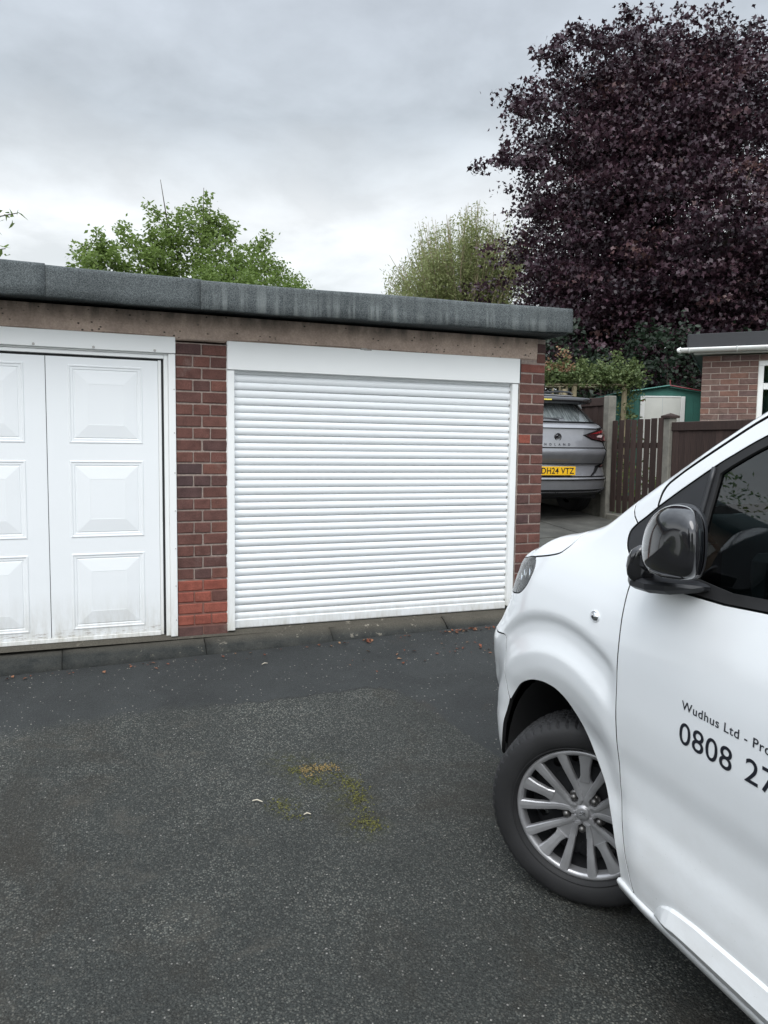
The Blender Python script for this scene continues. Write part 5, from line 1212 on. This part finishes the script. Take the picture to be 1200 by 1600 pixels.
# ------------------------------------------------------------------ foliage
def leaves(name, C, size, mat_, parent, aspect=1.6, droop=.2, tone=None, shape='diamond', up=.5):
    """C: (n,3) leaf centres. One mesh of small folded leaves, tone per leaf in an attribute"""
    n = len(C); d = rng.normal(size=(n, 3)); d[:, 2] = d[:, 2]*.6-droop; d /= np.linalg.norm(d, axis=1)[:, None]
    r = rng.normal(size=(n, 3)); r[:, 2] += up*0; s = np.cross(d, r); s /= np.linalg.norm(s, axis=1)[:, None]+1e-9; nn = np.cross(d, s)
    L = size*(.65+.7*rng.random(n))[:, None]; Wd = L/aspect
    if shape == 'diamond':
        P = [C, C+d*L*.45+s*Wd*.5+nn*L*.06, C+d*L, C+d*L*.45-s*Wd*.5+nn*L*.06]; idx = [(0, 1, 2), (0, 2, 3)]
    else:                                                        # palmate: three lobes
        P = [C, C+d*L*.30+s*Wd*.55+nn*L*.05, C+d*L*.55+s*Wd*.16, C+d*L, C+d*L*.55-s*Wd*.16, C+d*L*.30-s*Wd*.55+nn*L*.05]; idx = [(0, 1, 2), (0, 2, 4), (2, 3, 4), (0, 4, 5)]
    k = len(P); V = np.stack(P, 1).reshape(-1, 3); T = np.array(idx); F = (np.arange(n)[:, None, None]*k+T[None]).reshape(-1, 3)
    me = bpy.data.meshes.new(name); me.vertices.add(len(V)); me.vertices.foreach_set('co', V.ravel().astype('f'))
    me.loops.add(F.size); me.loops.foreach_set('vertex_index', F.ravel().astype('i')); me.polygons.add(len(F)); me.polygons.foreach_set('loop_start', np.arange(0, F.size, 3, dtype='i'))
    tn = rng.random(n) if tone is None else np.clip(tone, 0, 1); at = me.attributes.new('tone', 'FLOAT', 'POINT'); at.data.foreach_set('value', np.repeat(tn, k).astype('f'))
    me.materials.append(mat_); me.update(); me.validate(); return link(name, me, parent)
def blobs(n, cen, rad, seed, shell=.55, flat=1.0, zmin=None):
    g = np.random.default_rng(seed); d = g.normal(size=(n, 3)); d /= np.linalg.norm(d, axis=1)[:, None]; r = shell+(1-shell)*g.random(n)**.7
    lump = 1+.13*np.sin(d[:, 0]*5+seed)+.11*np.sin(d[:, 1]*6+2*seed)+.10*np.sin(d[:, 2]*7+seed*3); P = np.array(cen)+d*np.array(rad)*(r*lump)[:, None]
    return P if zmin is None else P[P[:, 2] > zmin]
def clumps(centres, per, spread, flat=.45, seed=1):
    g = np.random.default_rng(seed); n = len(centres); o = g.normal(size=(n, per, 3))*np.array([1, 1, flat])*spread; o[:, :, 2] -= .25*np.hypot(o[:, :, 0], o[:, :, 1])
    return (centres[:, None, :]+o).reshape(-1, 3)
def limbs(mb, base, targets, r0, n=8, wob=.25, seed=1):
    g = random.Random(seed)
    for t in targets:
        b = Vector(base); e = Vector(t); mid = b.lerp(e, .5)+Vector((g.uniform(-wob, wob), g.uniform(-wob, wob), g.uniform(0, wob)))
        mb.tube([b, b.lerp(mid, .5), mid, mid.lerp(e, .55), e], [r0, r0*.7, r0*.45, r0*.25, r0*.08], n)
def rel(P, loc): return P-np.array(loc)
# copper maple
loc = (13.2, 11.0, gz(13, 11)); maple = thing('copper_maple', 'large dark purple leaved maple towering behind the shed and brick house', 'tree', loc)
mb = MB(); mb.tube([(0, 0, -.2), (.05, 0, .8), (0, .05, 1.9), (-.1, .1, 3.2)], [.42, .33, .27, .20], 12)
tips = blobs(26, (.6, 0, 6.2), (4.3, 4.3, 4.4), 3, .35); limbs(mb, (-.02, .04, 2.0), [tuple(t) for t in tips if t[2] > 2.2], .13, 6, .7, 3); mb.build('trunk', M['bark'], maple, smooth=True)
cc = np.concatenate([blobs(2250, (1.4, 0, 5.6), (4.85, 4.6, 4.55), 5, .60), blobs(400, (-1.1, 0, 8.0), (2.75, 2.4, 2.2), 12, .45), blobs(260, (-.2, 0, 9.2), (2.3, 2.0, 1.5), 13, .45), blobs(900, (-1.05, -.6, 3.5), (2.75, 3.0, 2.9), 8, .45), blobs(700, (3.2, -1.2, 4.0), (3.8, 3.2, 3.4), 9, .4)])
cc = cc[cc[:, 2] > .6]
C = clumps(cc, 60, .23, .30, 2); tone = .30+.30*rng.random(len(C))+.21*np.repeat(np.random.default_rng(4).normal(size=len(cc)), 60)
leaves('crown', C, .105, M['leaf_copper'], maple, 1.15, .35, tone, 'palmate')
# long shoots reaching out on the left and top
sh_ = []
g = np.random.default_rng(11)
for (dx, dy, dz, a) in ((-4.5, -1.0, 6.75, -1.45), (-4.1, -.8, 7.9, -.9), (-3.5, -.8, 9.1, -.9), (-2.9, -.8, 9.7, -.8), (-1.5, -.6, 9.9, -.4), (-.2, -.4, 10.0, -.3), (1.6, -.8, 10.1, .3), (2.5, -1.2, 10.2, .25), (-4.0, -1, 5.6, -.6), (-3.9, -1, 4.4, -.5), (-4.2, -1, 6.2, -.4)):
    for q in range(26):
        t = q/26; sh_.append((dx+a*t*.95+g.normal()*.10, dy+g.normal()*.25, dz+.35*t-.55*t*t*abs(a)+(.6*t if abs(a) < .5 else 0)+g.normal()*.10))
C = clumps(np.array(sh_), 14, .085, .6, 5); leaves('crown', C, .11, M['leaf_copper'], maple, 1.15, .4, .3+.3*rng.random(len(C)), 'palmate')
# green bushy tree behind the garage
loc = (1.2, 8.9, gz(1, 9)); tr = thing('bushy_green_tree', 'fresh green bushy tree rising behind the flat garage roof', 'tree', loc); z0 = loc[2]
mb = MB(); mb.tube([(0, 0, -.2), (0, 0, 1.5), (.05, 0, 3.0)], [.16, .12, .09], 10)
tops = [(-1.60, 0, 3.9), (-1.8, .1, 3.5), (-1.35, .1, 4.05), (-1.1, .2, 3.8), (-.85, .2, 4.2), (-.6, -.1, 4.1), (-.55, 0, 4.35), (-.1, .1, 4.75), (.25, -.1, 4.55), (.55, .1, 4.5), (.9, 0, 4.1), (1.2, -.1, 4.1), (-.3, .2, 4.4)]
limbs(mb, (0, 0, 1.4), tops+[(t[0]*.7, .5, t[2]-.4) for t in tops], .05, 5, .15, 7)
for a, b in (((-.28, .0, 4.3), (-.42, 0, 5.22)), ((.28, 0, 4.3), (.30, 0, 5.18)), ((.36, 0, 4.2), (.42, 0, 5.05))): mb.tube([a, Vector(a).lerp(Vector(b), .5), b], [.012, .009, .004], 4)
mb.build('trunk', M['bark'], tr, smooth=True)
cc = [];
for t in tops:
    t = np.array(t)
    for q in range(85):
        s = g.random()**.8; cc.append(t*np.array([1-.30*(1-s), 1, 1])-np.array([0, 0, (1-s)*1.5])+g.normal(size=3)*np.array([.11+.16*(1-s), .25, .10]))
for q in range(26):
    t = np.array(tops[g.integers(len(tops))])*np.array([1, 1, 1]); d = np.array([g.normal()*.35+t[0]*.12, g.normal()*.2, .5+.3*g.random()]); d /= np.linalg.norm(d); Ls = .15+.25*g.random(); b0 = t+g.normal(size=3)*.10-d*.1
    for k_ in range(7): cc.append(b0+d*Ls*k_/6)
cc = np.array(cc); cc = cc[g.random(len(cc)) < .80]; C = clumps(cc, 20, .070, .8, 3); leaves('crown', C, .075, M['leaf_green'], tr, 1.9, .1, .35+.4*rng.random(len(C))+.1*np.repeat(g.normal(size=len(cc)), 20))
loc = (2.35, 8.3, gz(2, 8)); tr = thing('clipped_green_tree', 'rounded olive green tree on the right of the bushy tree above the garage roof', 'tree', loc)
MB().tube([(0, 0, -.2), (0, 0, 2.6)], [.12, .07], 8).build('trunk', M['bark'], tr)
cc = blobs(900, (-.30, 0, 3.05), (1.0, .95, 1.0), 4, .8); C = clumps(cc, 22, .07, .8, 3); leaves('crown', C, .055, M['leaf_green'], tr, 1.7, .1, .25+.35*rng.random(len(C)))
# willow in the distance
loc = (11.6, 18.9, gz(12, 19)); tr = thing('pale_willow', 'pale yellow green willow seen between the garage roof and the copper maple', 'tree', loc)
mb = MB(); mb.tube([(0, 0, -.2), (0, 0, 2.5), (.1, 0, 4.2)], [.3, .22, .12], 10); vv = []
for q in range(170):
    x = g.uniform(-2.6, 2.6); y = g.uniform(-1.6, 1.6); zt1 = 7.7-.28*(x-.2)**2*(1.0 if x < 0 else .5)+g.normal()*.35
    b = Vector((x*.35, y*.35, 3.6)); e = Vector((x, y, zt1)); mb.tube([b, b.lerp(e, .5)+Vector((g.normal()*.1, 0, .1)), e], [.035, .022, .006], 4)
    for s in range(26):
        t = s/26; p = b.lerp(e, .25+.75*t); vv.append((p.x+g.normal()*.10, p.y+g.normal()*.12, p.z-g.random()*.35))
mb.build('trunk', M['timber'], tr); C = clumps(np.array(vv), 9, .10, 1.3, 6); leaves('crown', C, .13, M['leaf_willow'], tr, 3.6, .9, .3+.5*rng.random(len(C)))
# leafy branch tips at the left edge, from a tree beyond the frame
loc = (-3.6, 3.4, gz(-3, 3)); tr = thing('overhanging_tree', 'green leafy branch tips reaching in at the left edge above the garage roof', 'tree', loc)
mb = MB(); mb.tube([(0, 2.5, -.2), (-.1, 2.5, 1.6), (0, 2.2, 3.2)], [.2, .15, .10], 8)
tw = [((0, 2.2, 2.8), (1.5, .4, 3.12), (2.55, -.42, 3.23)), ((0, 2.2, 2.4), (1.5, .4, 2.85), (2.44, -.42, 2.90))]
pts = []
for a, b, c_ in tw:
    mb.tube([a, Vector(a).lerp(Vector(b), .5), b, Vector(b).lerp(Vector(c_), .6), c_], [.05, .03, .016, .009, .004], 5)
    for q in range(26): t = .35+.65*g.random(); p = Vector(b).lerp(Vector(c_), t); pts.append((p.x+g.normal()*.03, p.y+g.normal()*.05, p.z+g.normal()*.025))
mb.build('trunk', M['bark'], tr, smooth=True)
leaves('crown', np.array(pts+[(p[0]+g.normal()*.02, p[1], p[2]-.02) for p in pts]), .095, M['leaf_green'], tr, 2.4, .55, .2+.3*rng.random(len(pts)*2))
P_ = blobs(500, (-.6, 2.0, 3.6), (1.9, 1.6, 1.3), 6, .5); leaves('crown', clumps(P_, 12, .12, .7, 2), .10, M['leaf_green'], tr, 2.2, .3)
# pergola with climbing rose behind the fence
pg = thing('pergola', 'pale timber pergola and trellis carrying a climber behind the fence', 'pergola', (7.1, 5.55, gz(7, 5.5))); zg = gz(7, 5.5)
def pw(x, y, z): return (x-7.1, y-5.55, z-zg)
TH = 2.215
for (x, y) in ((6.92, 5.62), (7.70, 5.35), (6.75, 5.66)):
    a = pw(x, y, 0); MB().box(a[0]-.03, a[0]+.03, a[1]-.03, a[1]+.03, -.1, (2.25 if x > 6.9 else 2.20)-zg, c=.004).build('post', M['timber'], pg)
for dx in (-.33, -.22, -.11): a = pw(6.92+dx, 5.64-dx*.3, 0); MB().box(a[0]-.014, a[0]+.014, a[1]-.012, a[1]+.012, .8, 2.27-zg-.02*abs(dx)*8, c=.002).build('trellis_slat', M['timber'], pg)
for z in (1.98, 2.15): MB().tube([pw(6.55, 5.76, z), pw(6.92, 5.62, z)], .011, 4).build('trellis_rail', M['timber'], pg)
MB().tube([pw(6.5, 5.77, 2.265), pw(7.75, 5.33, 2.28)], .022, 4).build('beam', M['timber'], pg); MB().tube([pw(6.75, 6.2, 2.27), pw(7.9, 5.8, 2.28)], .022, 4).build('beam', M['timber'], pg)
loc = (7.2, 5.6, zg+.13); cl_ = thing('climbing_rose', 'straggling green climber with reddish shoots on top of the pergola', 'plant', loc)
mb = MB(); limbs(mb, (.45, -.22, 0), [(-.6, .1, 1.9), (-.2, 0, 2.0), (.2, -.1, 2.0), (.55, -.2, 2.2)], .02, 5, .1, 5); mb.build('stem', M['bark'], cl_)
V_ = []
for q in range(430):
    t = g.random(); x = -.72+1.42*t; z = 1.72+.30*g.random()**.8+.05*math.sin(t*14); V_.append((x, -.36*x+g.normal()*.16, z))
for q in range(60): V_.append((.60+g.normal()*.08, -.24+g.normal()*.08, 1.2+.9*g.random()))
for (x, z, h) in ((-.42, 2.0, .32), (-.15, 2.0, .15), (.40, 2.05, .22), (.66, 1.95, .20), (-.68, 1.85, .16)):
    for q in range(12): V_.append((x+g.normal()*.03, -.36*x+g.normal()*.04, z+h*q/12))
V_ = np.array(V_); C = clumps(V_, 12, .048, .7, 9); tn = .25+.5*rng.random(len(C)); red = (C[:, 0] < -.32)&(C[:, 2] > 1.92); tn = np.where(red & (rng.random(len(C)) < .5), 1.0, tn)
leaves('foliage', C, .055, M['leaf_rose'], cl_, 1.7, .1, tn)
# rough green growth and a dark hedge behind
def hedge(name, label, cat, x0, y0, x1, y1, h, th_, m_, dens_, sz, tlo=.2, seed=1, z=0):
    L = math.hypot(x1-x0, y1-y0); gg = gz((x0+x1)/2, (y0+y1)/2); an = math.atan2(y1-y0, x1-x0); t = thing(name, label, cat, ((x0+x1)/2, (y0+y1)/2, gg), an); r = np.random.default_rng(seed)
    n = int(L*h*dens_); P = np.stack([r.uniform(-L/2, L/2, n), r.normal(size=n)*th_*.5, r.random(n)**.8*h], 1); P[:, 2] *= 1+.10*np.sin(P[:, 0]*3+seed)+.06*np.sin(P[:, 0]*9)
    mb = MB(); [mb.tube([(x, 0, -.1), (x+.05, 0, h*.5), (x, 0, h*.85)], [.05, .03, .01], 5) for x in np.linspace(-L/2+.3, L/2-.3, max(2, int(L/1.2)))]; mb.build('stems', M['bark'], t)
    leaves('foliage', clumps(P, 12, .09, .8, seed), sz, m_, t, 1.7, .1, tlo+.5*r.random(len(P)*12)); return t
hedge('hedge', 'dark evergreen hedge under the copper maple behind the pergola', 'hedge', 5.2, 9.6, 15.5, 5.2, 2.9, .9, M['leaf_dark'], 60, .10, -.25, 2)
hedge('shrub', 'rough green shrub behind the picket gate beside the shed', 'shrub', 7.45, 5.5, 7.95, 5.3, 1.25, .3, M['leaf_rose'], 110, .06, .1, 4)
hedge('shrub', 'low green growth between gate and shed door', 'shrub', 7.3, 4.6, 8.6, 3.9, .55, .5, M['leaf_green'], 110, .07, .1, 5)
# behind the camera, seen only as reflections: conifer, round tree and a house
def simple_tree(name, label, loc, h, rad, m_, cone, seed):
    loc = (loc[0], loc[1], gz(loc[0], loc[1])); t = thing(name, label, 'tree', loc); r = np.random.default_rng(seed)
    MB().tube([(0, 0, -.2), (0, 0, h*.9)], [.25, .05], 8).build('trunk', M['bark'], t); n = 1500; z = r.random(n)**(1.3 if cone else 1)
    rr = rad*((1-z) if cone else np.sqrt(np.clip(1-(2*z-1)**2, 0, 1)))*(.55+.5*r.random(n)); a = r.random(n)*6.283
    P = np.stack([rr*np.cos(a), rr*np.sin(a), .15*h+z*h*.85], 1); leaves('crown', clumps(P, 12, .22, .6, seed), .22, m_, t, 1.5, .3, .2+.5*r.random(n*12))
simple_tree('conifer', 'tall dark conifer standing behind the camera position', (-11, -7, 0), 8.5, 1.6, M['leaf_dark'], True, 3)
simple_tree('conifer', 'shorter dark conifer beside the tall one behind the camera', (-12.5, -10, 0), 6.0, 1.5, M['leaf_dark'], True, 4)
simple_tree('garden_tree', 'broad green tree across the yard behind the camera', (-9, -16, 0), 6.5, 3.0, M['leaf_green'], False, 5)
hb = thing('bungalow', 'brick bungalow across the yard behind the camera', 'house', (-15, -2.5, gz(-12, -2.5)), math.radians(80))
MB().box(-5, 5, 0, 6, -.3, 2.6).build('wall', M['mortar_house'], hb)
V = [(-5.3, -.3, 2.55), (5.3, -.3, 2.55), (5.3, 6.3, 2.55), (-5.3, 6.3, 2.55), (-5.3, 3, 4.6), (5.3, 3, 4.6)]; mk('roof', V, [(0, 1, 5, 4), (2, 3, 4, 5), (1, 2, 5), (3, 0, 4), (3, 2, 1, 0)], M['trim_black'], hb)
for x in (-3, 0, 3): f_ = MB().box(x-.7, x+.7, -.05, .0, .9, 2.1, c=.01).build('window', M['upvc'], hb); MB().box(x-.6, x+.6, -.06, -.051, 1.0, 2.0).build('pane', M['suv_glass'], f_)

# ------------------------------------------------------------------ small things on the ground
def scatter(name, label, cat, pts, size, m_, asp=1.6, tone=None, lift=.006):
    t = [(x, y, gz(x, y)+lift+random.random()*.004) for x, y in pts]; o = leaves(name, np.array(t), size, m_, None, asp, 0.0, tone)
    return o
M['dead'] = leafmat('dead_leaves', [(0, (.10, .035, .018)), (.6, (.20, .065, .035)), (1, (.26, .16, .09))], .1, .8)
r = np.random.default_rng(21)
pts = [(x, -.17-abs(r.normal())*.035) for x in r.uniform(1.2, 3.2, 220) if math.sin(x*7)+math.sin(x*17+1) > -.1]+[(r.uniform(-2, 1.2), -.17-abs(r.normal())*.05) for _ in range(45)]+[(r.normal(1.75, .35), r.normal(-.52, .10)) for _ in range(40)]
def flatleaves(name, pts, size, m_, lift, tone=None, asp=1.6, nz=.25):
    n = len(pts); C = np.array([(x, y, gz(x, y)+lift) for x, y in pts]); a = r.random(n)*6.283; d = np.stack([np.cos(a), np.sin(a), r.normal(size=n)*nz], 1); s = np.stack([-np.sin(a), np.cos(a), r.normal(size=n)*nz], 1)
    L = size*(.5+r.random(n))[:, None]; P = [C-d*L*.5, C+s*L/asp*.5+np.array([0, 0, 1])*L*.12, C+d*L*.5, C-s*L/asp*.5+np.array([0, 0, 1])*L*.08]; V = np.stack(P, 1).reshape(-1, 3); F = (np.arange(n)[:, None, None]*4+np.array([(0, 3, 2), (0, 2, 1)])[None]).reshape(-1, 3)
    o = mk(name, V, F, m_); at = o.data.attributes.new('tone', 'FLOAT', 'POINT'); at.data.foreach_set('value', np.repeat(r.random(n) if tone is None else tone, 4).astype('f')); return o
tag(flatleaves('leaf_litter', pts, .024, M['dead'], .008), 'red brown leaf litter swept along the foot of the kerb', 'leaf litter', kind='stuff')
# moss: tufts along a crooked crack
mp = []
for (x0, y0, x1, y1, n, w) in ((.36, -1.585, .52, -1.60, 330, .030), (.52, -1.60, .575, -1.76, 110, .022), (.575, -1.76, .565, -1.92, 260, .028), (.55, -1.95, .53, -2.08, 110, .03), (.535, -2.06, .57, -2.14, 120, .025), (.40, -1.64, .46, -1.74, 130, .03), (.20, -1.79, .25, -1.90, 80, .028), (.24, -1.92, .29, -1.96, 40, .02)):
    t = r.random(n); mp += [(x0+(x1-x0)*a+r.normal()*w, y0+(y1-y0)*a+r.normal()*w*.6) for a in t]
tn = np.array([.75+.3*r.random() if (y > -1.66 and x > .38) else .15+.4*r.random() for x, y in mp])
tag(flatleaves('moss', mp, .0085, M['moss'], .002, np.clip(tn, 0, 1), 1.5, .35), 'yellow green moss growing in a crooked crack in the asphalt', 'moss', kind='stuff')
M['chip'] = plain('pale_stone_chip', (.24, .235, .215), .8, var=.3, sc=40); M['straw'] = plain('dry_straw', (.50, .45, .36), .8)
V = []; F = []; mbg = MB()
for q in range(700):
    x = r.uniform(-2.6, 1.6); y = r.uniform(-4.6, -.3)
    if q < 420: x, y = r.uniform(-1.6, 1.3), r.uniform(-4.3, -2.2)
    s = .0016+.0022*r.random()**2; z = gz(x, y)+.005; a = r.random()*3; c_, s2 = math.cos(a)*s, math.sin(a)*s; h = s*(.6+.5*r.random())
    mbg.add([(x+c_, y+s2, z), (x-s2*1.2, y+c_*1.2, z), (x-c_, y-s2, z), (x+s2, y-c_, z), (x+s*.2, y, z+h)], [(0, 1, 4), (1, 2, 4), (2, 3, 4), (3, 0, 4)])
o = mbg.build('loose_grit', M['chip'], fix=False); tag(o, 'loose pale grit scattered over the worn asphalt', 'grit', kind='stuff')
for i, (a, b_, lab) in enumerate((((.115, -1.775), (.155, -1.80), 'short pale straw lying left of the small moss patch'), ((.30, -1.945), (.33, -1.95), 'tiny pale scrap below the small moss patch'), ((.46, -.40), (.50, -.385), 'curled white scrap on the dark asphalt near the kerb'))):
    z = gz(a[0], a[1])+.007; mid = ((a[0]+b_[0])/2, (a[1]+b_[1])/2+.006)
    o = MB().tube([(0, 0, 0), (mid[0]-a[0], mid[1]-a[1], .004), (b_[0]-a[0], b_[1]-a[1], 0)], [.002, .0032, .0018], 5).build('debris', M['straw'], loc=(a[0], a[1], z)); tag(o, lab, 'debris')
